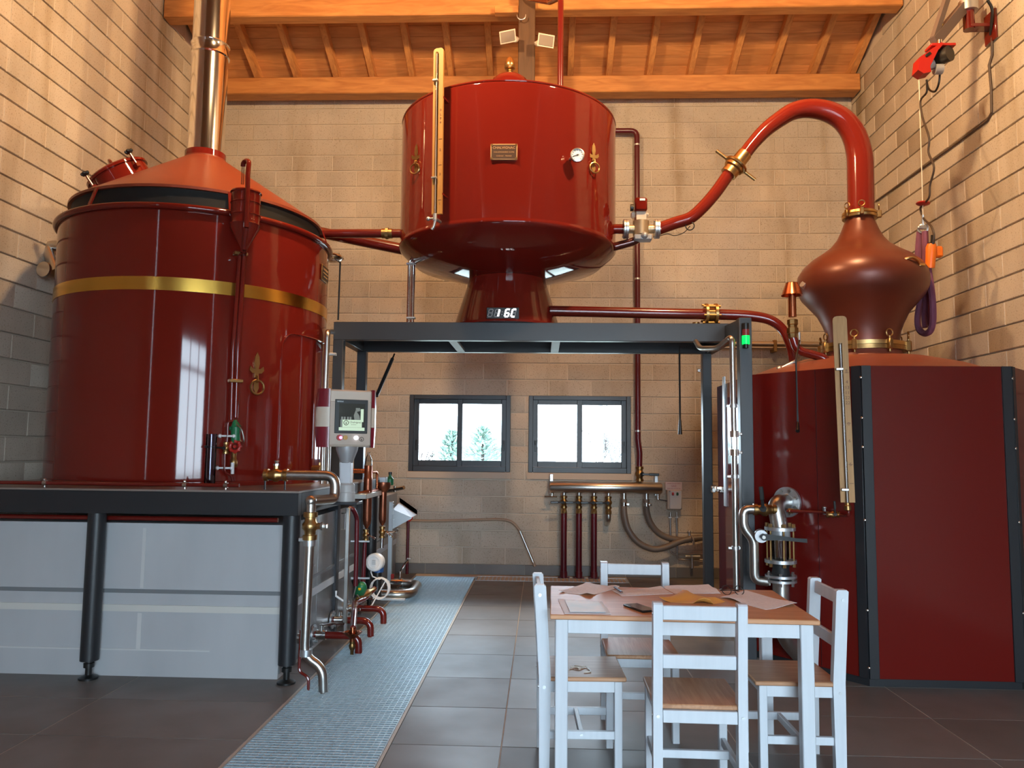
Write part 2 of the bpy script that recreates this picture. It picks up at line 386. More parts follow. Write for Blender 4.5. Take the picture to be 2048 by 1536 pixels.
def inr(p, rects): return any(a <= p[0] <= c and b <= p[1] <= d for a, b, c, d in rects)
SP = .508; ZB = .121
hid = []; nb = 0
for k in range(0, 29):
    z = ZB+.2*k
    if k % 2: xa, ca, xb, cb_, an = -2.32, .33, 2.823, .113, 1.331
    else: xa, ca, xb, cb_, an = -2.122, .258, 3.112, .113, 1.615
    ed = [xa]
    while ed[0] > XL: ed.insert(0, ed[0]-SP)
    ed[0] = XL
    ed.append(xa+ca); x = an
    while x-SP > xa+ca+.15: x -= SP
    while x < xb-.05: ed.append(x); x += SP
    ed += [xb, xb+cb_]; x = xb+cb_+SP
    while x < XR: ed.append(x); x += SP
    ed.append(XR)
    for a, b in zip(ed[:-1], ed[1:]):
        segs = [(a, b)]
        if WZ0-.05 < z < WZ1-.05:
            for w0, w1 in WIN:
                ns_ = []
                for s0, s1 in segs:
                    if s1 <= w0 or s0 >= w1: ns_.append((s0, s1)); continue
                    if s0 < w0-.01: ns_.append((s0, w0+.01))
                    if s1 > w1+.01: ns_.append((w1, s1))
                segs = ns_
        for s0, s1 in segs:
            if s1-s0 < .04: continue
            pa, pb = PIX((s0, D, z+.02)), PIX((s1, D, z+.18)); HR = [(-999, 410, 640, 2000), (0, 0, 380, 420), (830, 200, 1205, 470), (1520, 745, 2100, 2000), (-999, 965, 780, 2000), (1640, 500, 1820, 700), (-99, -999, 2048, 170)]
            if nb >= 300 or (inr(pa, HR) and inr(pb, HR)): hid.append((s0, z, s1-s0))
            else: place_block(wall_back, 'b', s0, z, s1-s0); nb += 1
hid_blocks(wall_back, hid, 'b')
for wall, kind, zb in ((wall_left, 'l', .136), (wall_right, 'r', .121)):
    hid = []; n = 0
    for k in range(0, 32):
        z = zb+.2*k-(.0 if k else 0)
        ph = .13 if k % 2 else .38
        y = D-ph
        bl = [(y, D)]
        while y > 3.2: bl.append((y-SP, y)); y -= SP
        for a, b in bl:
            if z+.2 > roof_z(max(a, 3.2))-.02: continue
            u = a if kind == 'l' else b; x = XL if kind == 'l' else XR
            p0, p1 = PIX((x, a, z+.1)), PIX((x, b, z+.1))
            if kind == 'l':
                vis = p1[0] > -30 and not (p0[0] > 110 and p0[1] > 420) and p1[1] > -60 and p0[1] < 985 and a > 4.6
            else:
                vis = p1[0] < 2080 and min(p0[1], p1[1]) < 745 and max(p0[1], p1[1]) > -60 and a > 4.6
            if vis and n < 300: place_block(wall, kind, u, z, b-a); n += 1
            else: hid.append((u, z, b-a))
    hid_blocks(wall, hid, kind)

# floor and tiles
GX0, GX1 = -1.449, -.753
mb = MB(); mb.bx(XL-.2, GX0-.03, Y0-.2, D+.2, -.2, -.0025); mb.bx(GX1+.03, XR+.2, Y0-.2, D+.2, -.2, -.0025)
mb.bx(GX0-.03, GX1+.03, Y0-.2, 1.6, -.2, -.0025); mb.bx(GX0-.03, GX1+.03, 9.09, D+.2, -.2, -.0025)
floor = struct(mb, 'floor', GROUT)
mb = MB(); mb.bx(GX0-.05, GX1+.05, 1.5, 9.15, -.42, -.40)
mb.bx(GX0-.05, GX0-.02, 1.6, 9.1, -.4, -.03); mb.bx(GX1+.02, GX1+.05, 1.6, 9.1, -.4, -.03); mb.bx(GX1+.02, 1.02, 8.8, 9.15, -.05, -.0055)
mb.build('trench', TRENCH, floor)
mb = MB(); mb.bx(GX0-.016, GX0, 1.6, 9.1, -.03, .001); mb.bx(GX1, GX1+.016, 1.6, 8.83, -.03, .001)
mb.build('trench_edge', mat('pale_metal_edge', (.50, .45, .38), .5, .3), floor)
TW, TD = 1.1825, .5734
def tile_rect(x0, x1, y0, y1):
    if x1-x0 < .03 or y1-y0 < .03: return
    MB().box(((x0+x1)/2, (y0+y1)/2, -.005+random.uniform(-.0004, .0004)), (x1-x0-.0055, y1-y0-.0055, .010), .0012).build('tile', TILE, floor)
ys = [6.2365-TD*k for k in range(-6, 10)]
ys = sorted(y for y in ys if y < D)+[D]
for i, y1 in enumerate(ys):
    y0 = y1-TD if i == 0 else ys[i-1]
    for c in range(-4, 4):
        x0 = -.187+TW*c; x1 = x0+TW; x0 = max(x0, XL); x1 = min(x1, XR)
        cuts = [(x0, x1)]
        if y1 > 1.6: cuts = [(x0, min(x1, GX0-.016)), (max(x0, GX1+.016), x1)]
        for a, b in cuts:
            if b-a < .03: continue
            if y1 > 8.84 and b > GX1 and a < 1.0:
                if y0 < 8.8: tile_rect(a, b, y0, 8.82)
                if b > 1.0: tile_rect(1.0, b, max(y0, 8.82), y1)
            else: tile_rect(a, b, y0, y1)
MB().bx(XL, XR, Y0, 1.1-.0, -.006, -.0005).build('tile_field', TILE, floor, kind='stuff')

# skirting tiles
bb = struct(MB().bx(XL, XR, D-.001, D+.02, 0, .118), 'baseboard_back', GROUT)
for c in range(-7, 8):
    a = max(-.187+TW/2*c, XL); b = min(-.187+TW/2*(c+1), XR)
    if b-a > .02: MB().box(((a+b)/2, D-.005, .06), (b-a-.004, .010, .116), .002).build('tile', TILE, bb)

# galvanised gratings
gy = [2.55, 3.49, 4.433, 5.346, 6.294, 7.25, 8.15, 9.06]
ordn = ['nearest the camera, cut by the picture edge', 'crossed by the lower picture edge', 'beside the platform front leg', 'beside the first red drain elbow', 'beside the third red drain elbow', 'beside the white round meter', 'ending at the back wall']
for i in range(len(gy)-1):
    y0, y1 = gy[i]+.008, gy[i+1]-.008; xa, xb = GX0+.006, GX1-.006
    g = thing('floor_grating', ((xa+xb)/2, (y0+y1)/2, -.032), 'galvanised floor grating panel in the drain, '+ordn[i], 'grating', 'floor grating panels in the drain channel')
    m = MB()
    for x in (xa, xb): m.bx(x-.003, x+.003, y0, y1, -.032, 0)
    for y in (y0, y1): m.bx(xa, xb, y-.003, y+.003, -.032, 0)
    m.build('frame', GALV, g); m = MB(); ny = 29; nx = 21
    for k in range(1, ny): y = y0+(y1-y0)*k/ny; m.box(((xa+xb)/2, y, -.013), (xb-xa, .009, .026))
    for k in range(1, nx): x = xa+(xb-xa)*k/nx; m.box((x, (y0+y1)/2, -.011), (.005, y1-y0, .019))
    m.build('bars', GALV, g, kind='stuff')
m = MB(); g = thing('floor_grating', (.12, 8.99, -.03), 'narrow dark grating strip along the back wall under the red pipes', 'grating')
for x in (GX1+.02, .99): m.bx(x-.004, x+.004, 8.84, 9.13, -.02, .001)
for y in (8.84, 9.13): m.bx(GX1+.02, .99, y-.004, y+.004, -.02, .001)
m.build('frame', GALV, g); m = MB()
for k in range(1, 38): m.box((GX1+.02+k*.0461, 8.985, -.008), (.012, .28, .016))
m.build('bars', GALV, g, kind='stuff')

# windows
for i, (x0, x1) in enumerate(WIN):
    z0, z1 = 1.205, 2.126
    w = thing('window_%d' % (i+1), ((x0+x1)/2, D, z0), kind='structure'); m = MB(); t = .052; ya, yb = D-.012, D+.075
    m.bx(x0, x0+t, ya, yb, z0, z1, .004); m.bx(x1-t, x1, ya, yb, z0, z1, .004); m.bx(x0+t, x1-t, ya, yb, z1-t, z1, .004); m.bx(x0+t, x1-t, ya, yb, z0, z0+t*1.25, .004)
    m.build('window_frame', DARK, w); xm = (x0+x1)/2; s = .062
    for j in (0, 1):
        a, b = (x0+t-.004, xm+.032) if j == 0 else (xm-.032, x1-t+.004); front = (i == 0) == (j == 1)
        a, b = (a, b); yy = D+.012 if front else D+.046; m = MB(); c0, c1 = z0+t*1.2, z1-t+.004
        m.bx(a, a+s, yy, yy+.03, c0, c1, .003); m.bx(b-s, b, yy, yy+.03, c0, c1, .003); m.bx(a+s, b-s, yy, yy+.03, c1-s*.95, c1, .003); m.bx(a+s, b-s, yy, yy+.03, c0, c0+s*1.15, .003)
        sa = m.build('sash', DARK, w)
        MB().bx(a+s-.004, b-s+.004, yy+.012, yy+.018, c0+s, c1-s*.9).build('pane', GLASS, sa)
        hx = a+.032 if j == 0 else b-.032
        m = MB(); m.box((hx, yy-.004, 1.52), (.022, .010, .13), .004); m.box((hx, yy-.012, 1.56), (.012, .014, .05), .003); m.build('handle', KNOBK, sa)
        if front: MB().bx(a+.01, b-.01, yy-.018, yy-.008, c0-.008, c0+.004).build('rail', WHITEPL, w)
    MB().bx(x0-.02, x1+.012, D-.014, D+.12, WZ0+.004, z0-.001, .004).build('window_sill', CONC, w)

# ceiling: boards on rafters on purlins
ceil = thing('ceiling', (0, 6, 6.5), kind='structure'); sl = V((0, -1, .44)).normalized(); nr = V((0, .44, 1)).normalized()
def roofpt(x, s, off): return V((x, 9.55, roof_z(9.55)))+sl*s+nr*off
rotr = Matrix((V((1, 0, 0)), -sl, nr)).transposed()
Ltot = (9.55-3)/(-sl.y)
k = 0; s0 = 0
while s0 < Ltot:
    wd = .148
    for (xa, xb) in ((XL, -1.6+(k % 3)*.9), (-1.6+(k % 3)*.9, XR)):
        MB().box(roofpt((xa+xb)/2, s0+wd/2, .125), (xb-xa-.004, wd-.004, .022), .002, rotr).build('plank', PLANK, ceil)
    s0 += wd; k += 1
xs = [P(px, 158, Y=8.95).x for px in (430, 509, 588, 668, 741, 821, 900, 980, 1062, 1141, 1219, 1301, 1384, 1468, 1550, 1632, 1712)]
for x in [XL+.06]+xs:
    if XL+.03 < x < XR-.03: MB().box(roofpt(x, Ltot/2, .057), (.075, Ltot, .112), .004, rotr).build('rafter', RAFT, ceil)
mb = MB(); mb.add([V((XL-.2, 3, roof_z(3)+.15)), V((XR+.2, 3, roof_z(3)+.15)), V((XR+.2, Y0-.2, roof_z(Y0)+.15)), V((XL-.2, Y0-.2, roof_z(Y0)+.15))], [(0, 1, 2, 3)])
mb.build('far_slope', mat('roof_underside', (.30, .13, .045), .7), ceil)
mb = MB(); mb.box(roofpt((XL+XR)/2, Ltot/2, .16), (XR-XL+.4, Ltot+.3, .03), 0, rotr); mb.build('roof_deck', mat('roof_deck', (.10, .06, .04), .9), ceil)
def purlin(x0, x1, yf, zb, h, d, sag=0, name='beam'):
    m = MB(); m.box(((x0+x1)/2, yf+d/2, zb+h/2), (x1-x0, d, h), .012, Matrix.Rotation(sag, 3, 'Y')); return m.solo(name, BEAM, kind='structure')
zl_ = P(700, 186, Y=8.93).z; zr_ = P(1400, 182, Y=8.93).z
xk = P(1053, 100, Y=7.72).x
purlin(XL+.01, xk, 8.93, zl_, .21, .2); purlin(xk+.005, XR-.01, 8.93, zr_, .21, .2)
zl_ = P(700, 31, Y=7.82).z; zr_ = P(1500, 14, Y=7.82).z
purlin(XL+.01, xk-.04, 7.82, zl_, .27, .16); purlin(xk+.045, XR-.01, 7.82, zr_, .27, .16)
m = MB(); a = P(990, 18, Y=7.80); m.bx(a.x, xk-.09, 7.74, 7.82, a.z-.075, a.z+.0, .004); m.solo('trim_1', BEAM, kind='structure')
m = MB(); m.bx(xk-.088, xk+.088, 7.74, 7.93, 4.6, 7.0, .006); m.solo('trim_2', POSTW, kind='structure')

# outside, seen through the windows
struct(MB().bx(-60, 60, 9.5, 90, -.3, -.2), 'ground', GRASS); struct(MB().bx(-30, 30, -40, Y0-.21, -.3, -.2), 'ground', mat('gravel_yard', (.42, .40, .37), .9))
def conifer(px, top, Y, wd, label):
    b = P(px, 930, Y=Y); t = P(px, top, Y=Y); H = t.z+.2; x = b.x; o = thing('tree', (x, Y, -.2), label, 'tree'); rr = random.Random(px)
    MB().tube([(x, Y, -.2), (x, Y, H*.9)], [.12, .03], 6).build('trunk', BARK, o); m = MB()
    for i in range(1500):
        h = rr.random()**.8; ang = rr.uniform(0, 6.28); rad = wd*(1-h)**.8*rr.uniform(.3, 1); c = V((x+rad*math.cos(ang), Y+rad*math.sin(ang), H*h)); d = V((math.cos(ang), math.sin(ang), rr.uniform(-.1, .7)))*rr.uniform(.15, .4); s = d.cross(V((0, 0, 1))).normalized()*.06
        m.add([c-s, c+s, c+d], [(0, 1, 2)])
    m.build('foliage', LEAF, o)
def bare(px, top, Y, label):
    b = P(px, 930, Y=Y); t = P(px, top, Y=Y); H = t.z+.2; x = b.x; o = thing('tree', (x, Y, -.2), label, 'tree'); rr = random.Random(px); m = MB()
    def br(p, d, l, r, dep):
        q = p+d*l; m.tube([p, (p+q)/2+V((rr.uniform(-.05, .05)*l, 0, 0)), q], [r, r*.8, r*.6], 4, False)
        if dep:
            for _ in range(3 if dep > 1 else 4):
                e = V((rr.uniform(-1, 1), rr.uniform(-1, 1), rr.uniform(-.1, .9)))*.75; br(p+(q-p)*rr.uniform(.5, 1), (d+e).normalized(), l*rr.uniform(.55, .8), r*.55, dep-1)
    br(V((x, Y, -.2)), V((0, 0, 1)), H*.36, .09, 5); m.build('branches', BARK, o)
conifer(965, 868, 24, 1.7, 'pale green bushy conifer beyond the window next to the left still')
conifer(902, 875, 27, 1.2, 'slim blue green conifer beside the sash bar of the window')
bare(838, 850, 30, 'thin bare tree at the edge of the first window')
bare(1200, 815, 26, 'bare leafless tree behind the utility pole')
bare(1232, 855, 24, 'small leafless tree at the edge of the second window')
p = P(1201, 930, Y=22); t = P(1201, 800, Y=22)
m = MB(); m.cyl((p.x, 22, -.2), (p.x, 22, t.z+.5), .085, 8, .06); m.solo('utility_pole', mat('weathered_pole', (.07, .07, .075), .8), 'grey utility pole in front of the bare tree', 'pole')
m = MB()
for a, b in (((1110, 862), (1200, 812)), ((1200, 803), (1262, 840))): m.tube([P(*a, Y=22.3), P(*b, Y=22.3)], .012, 4)
m.solo('power_line', mat('cable_grey', (.04, .04, .04), .7), 'thin overhead wires meeting at the utility pole', 'cable')
h = P(1080, 925, Y=40); t = P(1112, 908, Y=40); b = thing('house', (h.x, 42, -.2), 'low pale house seen at the bottom of the second window', 'house')
MB().bx(h.x-4, t.x, 40, 46, -.2, t.z).build('house_wall', RENDER, b); MB().prism([(-4.3, 0), (t.x-h.x+.3, 0), (t.x-h.x, .35), (-4, .35)], (h.x, 39.8, t.z), (1, 0, 0), (0, 0, 1), (0, 6.4, 0)).build('house_roof', ROOFT, b)

# ------------------------------------------------------------------ warm floodlights hung from the roof (above the frame)
for i, (x, y, z) in enumerate(LAMPS):
    t = thing('flood_lamp', (x, y, z), ['warm floodlight hung from the roof in front of the wide tank', 'warm floodlight hung from the roof in front of the copper pot still'][i], 'lamp', 'warm floodlights hung from the roof')
    m = MB(); m.box((x, y-.16, z), (.34, .05, .26), .01); m.build('housing', CASEW, t)
    m = MB(); m.bar((x-.17, y-.15, z+.11), (x-.17, y-.02, z+.15), .01, .02); m.bar((x+.17, y-.15, z+.11), (x+.17, y-.02, z+.15), .01, .02); m.bar((x-.17, y-.15, z+.14), (x+.17, y-.15, z+.14), .03, .01); m.build('visor', CASEW, t)
    MB().cyl((x, y-.16, z+.12), (x, y-.16, roof_z(y-.16)+.02), .010, 8).build('suspension_rod', STEEL, t)
    l = bpy.data.lights.new('warm_lamp', 'SPOT'); l.energy = LAMP_W; l.color = LAMP_C; l.shadow_soft_size = .11; l.spot_size = R(168); l.spot_blend = .2
    o = bpy.data.objects.new('warm_lamp', l); COL.objects.link(o); o.location = (x, y, z); o.rotation_euler = (R(90+LAMP_TILT), 0, 0)

# ------------------------------------------------------------------ valve / fitting helpers
def bolts_on(m, c, ax, rad, n, r, h, both=True):
    a, b, x = frame(ax); c = V(c)
    for k in range(n):
        q = c+(a*math.cos(2*math.pi*k/n+.3)+b*math.sin(2*math.pi*k/n+.3))*rad
        m.cyl(q-x*h if both else q, q+x*h, r, 6)
def clip(parent, p, d, r, m=None, name='pipe_clip'):
    mb = MB(); a, b, x = frame(d); p = V(p); mb.cyl(p-x*.008, p+x*.008, r*1.22, 12); mb.box(p+V((0, .02, 0))*0+V((0, r*1.3+.012, 0)), (.012, .03+r, .012)); return mb.build(name, m or STEEL, parent)
def ballvalve(parent, c, ax, r, lev, lm=None, bm=None, name='valve', ll=None, stem=None):
    """brass body along ax with a hand lever pointing along lev"""
    a, b, x = frame(ax); c = V(c); lev = V(lev).normalized(); st = V(stem).normalized() if stem else V((0, -1, 0))
    mb = MB(); mb.lathe([(r*1.1, -2.6*r), (r*1.35, -2.5*r), (r*1.35, -1.7*r), (r*1.05, -1.6*r), (r*1.1, -.9*r), (r*1.5, -.4*r), (r*1.5, .4*r), (r*1.1, .9*r), (r*1.05, 1.6*r), (r*1.35, 1.7*r), (r*1.35, 2.5*r), (r*1.1, 2.6*r)], c, x, 12)
    mb.cyl(c+st*r*1.2, c+st*r*2.0, r*.6, 8)
    body = mb.build(name, bm or BRASS, parent); L_ = ll or r*7
    m = MB(); p = c+st*r*2.0; m.cyl(p, p+st*r*.4, r*.75, 8); m.bar(p+st*r*.2, p+lev*L_*.4+st*r*.5, r*.7, r*.35, st, r*.1); m.bar(p+lev*L_*.38+st*r*.5, p+lev*L_+st*r*.5, r*.95, r*.5, st, r*.15)
    m.build('lever', lm or KNOBK, body); return body
def shackle(parent, p, n, s=1.0):
    """fleur-de-lis lug with a ring, on a surface with outward normal n"""
    n = V(n); up = V((0, 0, 1)); rt = up.cross(n).normalized(); m = MB(); p = V(p)
    leaf = [(0, .115), (.012, .09), (.016, .05), (.010, .02), (.022, .02), (.040, .035), (.044, .012), (.030, -.004), (.012, -.006), (.012, -.03), (-.012, -.03), (-.012, -.006), (-.030, -.004), (-.044, .012), (-.040, .035), (-.022, .02), (-.010, .02), (-.016, .05), (-.012, .09)]
    leaf = [(x*s, y*s) for x, y in leaf]; m.prism(leaf, p+n*.004, rt, up, n*.010); m.prism([(0, -.03*s), (.014*s, -.06*s), (.016*s, -.09*s), (0, -.125*s), (-.016*s, -.09*s), (-.014*s, -.06*s)], p+n*.004, rt, up, n*.008)
    m.tube([p-up*.02*s+n*.01, p-up*.025*s+n*.03, p-up*.05*s+n*.035, p-up*.055*s+n*.018], .006*s, 6)
    o = m.build('lifting_lug', BRASS, parent); MB().torus(p-up*.085*s+n*.028, n, .040*s, .0062*s, 20, 6).build('ring', BRASS, o)
    return o

# ------------------------------------------------------------------ platform and basin on the left
DX1, DZ = -1.525, 1.19
pl = thing('platform', (-2.8, 6.1, 0), 'black steel platform on round legs carrying the wide red tank', 'platform')
MB().bx(XL+.12, DX1, 4.83, 4.90, DZ-.155, DZ-.012, .003).build('front_beam', BLACK, pl)
MB().bx(DX1-.07, DX1, 4.90, 7.3, DZ-.155, DZ-.012, .003).build('side_beam', BLACK, pl)
MB().bx(XL+.12, DX1, 7.23, 7.3, DZ-.155, DZ-.012, .003).build('rear_beam', BLACK, pl)
MB().bx(XL+.12, DX1+.004, 4.825, 7.3, DZ-.012, DZ).build('deck_plate', mat('deck_plate', (.30, .25, .22), .4, .5), pl)
for (x, y) in ((-2.84, 4.885), (-1.578, 4.885), (-1.578, 7.2), (-3.9, 7.2)):
    m = MB(); m.cyl((x, y, .115), (x, y, DZ-.155), .055, 24); lg = m.build('leg', BLACK, pl)
    m = MB(); m.lathe([(.058, 0), (.058, .012), (.040, .02), (.020, .026), (.020, .07), (.032, .072), (.032, .098), (.022, .1), (.022, .12)], (x, y, 0), n=20); m.build('adjustable_foot', KNOBK, lg)
ba = thing('water_basin', (-2.9, 7, 0), 'grey painted water basin with pale bands under the platform', 'basin')
bz = P(400, 1048, Y=4.96).z
MB().bx(XL+.02, -1.66, 4.96, 8.85, .0, bz).build('basin_wall', GREYP, ba)
m = MB(); m.bx(-1.66, -1.652, 4.97, 8.86, .03, bz)
for y in (5.75, 6.55, 7.35, 8.1): m.bx(-1.653, -1.650, y-.003, y+.003, .03, bz)
m.build('side_sheet', SIDEM, ba)
zd = P(300, 1183, Y=4.95).z; m = MB(); m.bx(XL+.02, -1.655, 4.952, 4.96, zd-.012, zd+.012); m.bx(-1.652, -1.646, 4.96, 8.85, zd-.010, zd+.010); m.build('dark_band', GREYD, ba)
zc = P(300, 1217, Y=4.95).z; MB().bx(XL+.02, -1.655, 4.951, 4.96, zc-.021, zc+.021).build('pale_band', GREYC, ba)
MB().bx(-1.652, -1.645, 4.96, 8.85, zc-.03, zc+.022).build('side_band', mat('light_grey_band', (.58, .64, .70), .5), ba)
zj = P(300, 1300, Y=4.95).z; m = MB(); m.bx(XL+.02, -2.1, 4.954, 4.96, zj-.006, zj+.004)
xj = P(285, 1120, Y=4.95).x; m.bx(xj-.010, xj+.012, 4.956, 4.96, zd+.02, bz-.03); xj = P(278, 1260, Y=4.95).x; m.bx(xj-.018, xj+.010, 4.956, 4.96, zj, zc-.03)
m.build('joint_strips', mat('smeared_joint', (.55, .545, .54), .5), ba)
m = MB(); zq = P(300, 1037, Y=4.97).z; m.tube([(XL+.1, 4.98, zq), (-1.70, 4.98, zq)], .016, 10); m.solo('red_pipe', REDP, 'thin red pipe running along the basin top behind the platform beam', 'pipe')
# thin feed pipe on the deck edge
y = 4.93; z0 = P(250, 968, Y=y).z; xe = P(482, 960, Y=y).x
t = thing('feed_pipe', (-3, y, DZ), 'thin red feed pipe clipped along the platform front edge', 'pipe')
MB().tube([(XL+.1, y, z0), (xe-.01, y, z0)], .0125, 12).build('pipe', REDP, t)
for px in (90, 370, 452):
    p = P(px, 968, Y=y); m = MB(); m.cyl((p.x-.012, y, z0), (p.x+.012, y, z0), .0175, 12); m.cyl((p.x, y, DZ), (p.x, y, z0), .006, 8); m.ball((p.x, y-.005, z0+.022), .010, 8); m.build('pipe_clip', STEEL, t)

# ------------------------------------------------------------------ wide red tank (condenser)
TX, TY, TR = -2.85, 6.2, 1.035
tank = thing('condenser_tank', (TX, TY, DZ), 'wide red lacquered tank with brass band and conical roof', 'tank')
zr = P(395, 408, Y=TY-TR-.03).z
MB().lathe([(TR, DZ+.001), (TR, zr-.026), (TR, zr-.02), (TR-.012, zr), (TR-.012, zr-.1), (TR-.02, zr-.1), (TR-.02, DZ+.3)], (TX, TY, 0), n=96).build('shell', RED, tank)
MB().torus((TX, TY, zr), (0, 0, 1), TR+.012, .024, 96, 10).build('rim', RED, tank)
zg = oncyl(330, 567, TX, TY, TR)[0].z
MB().lathe([(TR-.002, zg-.047), (TR+.004, zg-.047), (TR+.004, zg+.047), (TR-.002, zg+.047)], (TX, TY, 0), n=96).build('brass_band', GOLD, tank)
MB().lathe([(TR+.002, DZ+.001), (TR+.010, DZ+.001), (TR+.010, DZ+.03), (TR+.002, DZ+.035)], (TX, TY, 0), n=96).build('base_ring', RED, tank)
CR = TR-.055; zc0 = P(395, 366, Y=TY-CR).z; zc1 = P(410, 321, Y=TY-.17).z+.06
MB().lathe([(CR-.02, zc0-.02), (CR, zc0-.02), (CR, zc0), (.165, zc1), (.165, zc1+.01)], (TX, TY, 0), n=96).build('cone_roof', REDS, tank)
MB().lathe([(CR-.2, zr-.10), (CR-.03, zr-.08), (CR-.025, zc0-.015)], (TX, TY, 0), n=64).build('inner_shadow_wall', mat('painted_gap_shade', (.006, .005, .0045), .7), tank)  # near-black colour paints the shade of the gap below the cone roof
zk = P(410, 293, Y=TY-.165).z; MB().lathe([(.163, zc1-.02), (.163, zk), (.150, zk)], (TX, TY, 0), n=40).build('collar', RED, tank)
for ang in (-112, -55, 10, 70, 130, 190):
    d = V((math.cos(R(ang)), math.sin(R(ang)), 0)); b0 = V((TX, TY, 0))+d*(TR+.008); b1 = V((TX, TY, 0))+d*(CR+.002)
    m = MB(); m.bar(b0+V((0, 0, zr)), b1+V((0, 0, zc0-.01)), .028, .010, d); m.bar(b0+V((0, 0, zr-.01))-d.cross(V((0, 0, 1)))*.03, b0+V((0, 0, zr-.01))+d.cross(V((0, 0, 1)))*.03, .02, .02); m.build('roof_bracket', RED, tank)
# manhole on the cone
slope = math.atan2(zc1-zc0, CR-.165); dv = V((-.82, -.35, 0)).normalized(); nm = (dv*math.sin(slope)+V((0, 0, 1))*math.cos(slope)).normalized()
mc = V((TX, TY, 0))+dv*.60+V((0, 0, zc0+(zc1-zc0)*(CR-.60)/(CR-.165)))
m = MB(); m.lathe([(.235, -.10), (.235, .085)], mc, nm, 40); hat = m.build('manhole_neck', RED, tank)
MB().lathe([(.25, .085), (.25, .105), (.24, .115), (0, .13)], mc, nm, 40).build('lid', RED, hat)
ta, tb, _ = frame(nm)
for ang in (35, 125, 215, 305):
    d = ta*math.cos(R(ang))+tb*math.sin(R(ang)); q = mc+d*.262; m = MB()
    m.cyl(q+nm*.02, q+nm*.13, .010, 8); m.bar(q+nm*.03-d*.03, q+nm*.03+d*.015, .03, .03, nm); m.build('clamp_bolt', REDP, hat)
    m = MB(); q = q+nm*.15; m.ball(q, .022, 8)
    for j in range(5): m.ball(q+(ta*math.cos(j*1.257)+tb*math.sin(j*1.257))*.022, .014, 6)
    m.build('star_knob', KNOBK, hat)
m = MB(); hq = mc-tb*.0+nm*.13; m.tube(spline([hq-ta*.11, hq-ta*.06+nm*.07, hq+ta*.06+nm*.07, hq+ta*.11], 5), .014, 8); m.build('lid_handle', REDP, hat)
# fittings on the shell
p, n = oncyl(512, 745, TX, TY, TR); shackle(tank, p, n, 1.28)
p, n = oncyl(648, 548, TX, TY, TR); rt = V((0, 0, 1)).cross(n)
m = MB(); m.box(p+n*.006, (.20, .012, .13), .003, Matrix((rt, n, V((0, 0, 1)))).transposed()); pt = m.build('name_plate', BRASSD, tank)
MB().box(p+n*.0125, (.18, .003, .11), 0, Matrix((rt, n, V((0, 0, 1)))).transposed()).build('plate_field', INK, pt)
for k, (tx, sz) in enumerate((('CHALVIGNAC', .026), ('CHAUDRONNERIE CUIVRE', .013), ('COGNAC - FRANCE', .013))): text(pt, tx, p+n*.0142+V((0, 0, .028-.03*k)), sz, BRASSL, rt, (0, 0, 1))
# rounded access door pressed in the shell
a0 = math.atan2(oncyl(560, 800, TX, TY, TR)[0].y-TY, oncyl(560, 800, TX, TY, TR)[0].x-TX); a1 = a0+1.0
z0, z1 = DZ+.02, oncyl(590, 668, TX, TY, TR)[0].z; pts = []
def cp(a, z, rr=TR+.003): return V((TX+rr*math.cos(a), TY+rr*math.sin(a), z))
for i in range(10): pts.append(cp(a0, z0+(z1-.12-z0)*i/9))
for i in range(1, 7): th = math.pi/2*i/6; pts.append(cp(a0+.115*(1-math.cos(th)), z1-.12+.12*math.sin(th)))
for i in range(1, 16): pts.append(cp(a0+.115+(a1-a0-.115)*i/15, z1))
MB().tube(pts, .006, 6).build('access_door_edge', RED, tank)
# chimney
t = thing('chimney_pipe', (TX, TY, zk), 'polished steel chimney pipe rising from the wide red tank', 'chimney'); cr = .148
ztop = roof_z(TY)-.07; zs = P(415, 85, Y=TY-cr).z
MB().lathe([(cr, zk-.03), (cr, zs)], (TX, TY, 0), n=48).build('lower_section', CHROME, t)
MB().lathe([(cr-.001, zs), (cr-.001, ztop)], (TX, TY, 0), n=48).build('upper_section', CHROME, t)
MB().lathe([(cr, zs-.06), (cr+.010, zs-.05), (cr+.003, zs-.03), (cr+.003, zs+.03), (cr+.010, zs+.05), (cr, zs+.06)], (TX, TY, 0), n=48).build('joint_band', CHROME, t)
# overflow vessel with gooseneck
vp, vn = oncyl(492, 400, TX, TY, TR+.14); vc = V((vp.x, vp.y, 0)); vY = vp.y; zt = P(493, 372, Y=vY-.13).z; zb = P(488, 448, Y=vY-.13).z; vr = .1
t = thing('overflow_vessel', (vc.x, vY, zb), 'ribbed red overflow vessel with gooseneck on the wide tank', 'vessel')
m = MB(); h = zt-zb; m.lathe([(0, zb-.17), (.022, zb-.17), (.024, zb-.14), (vr, zb), (vr, zb+.02), (vr+.006, zb+.03), (vr, zb+.04), (vr, zb+h*.34), (vr+.006, zb+h*.36), (vr, zb+h*.38), (vr, zb+h*.66), (vr+.006, zb+h*.68), (vr, zb+h*.70), (vr, zt-.02), (vr+.008, zt-.01), (vr+.004, zt), (vr-.01, zt), (vr-.01, zt-.1), (0, zt-.1)], vc, n=40); m.build('vessel_body', RED, t)
gx = vc.x+.045; gy_ = vY-.09; g2 = vc.x-.015; ztp = P(502, 318, Y=vY-.1).z
hh = []
for i in range(13):
    th = math.pi*i/12; hh.append(V(((gx+g2)/2+(gx-g2)/2*math.cos(th), gy_+.05*i/12, ztp-.03+.03*math.sin(th))))
zbt = oncyl(470, 850, TX, TY, TR+.07)[0]
lowp, _ = oncyl(484, 560, TX, TY, TR+.06); low2, _ = oncyl(472, 838, TX, TY, TR+.06)
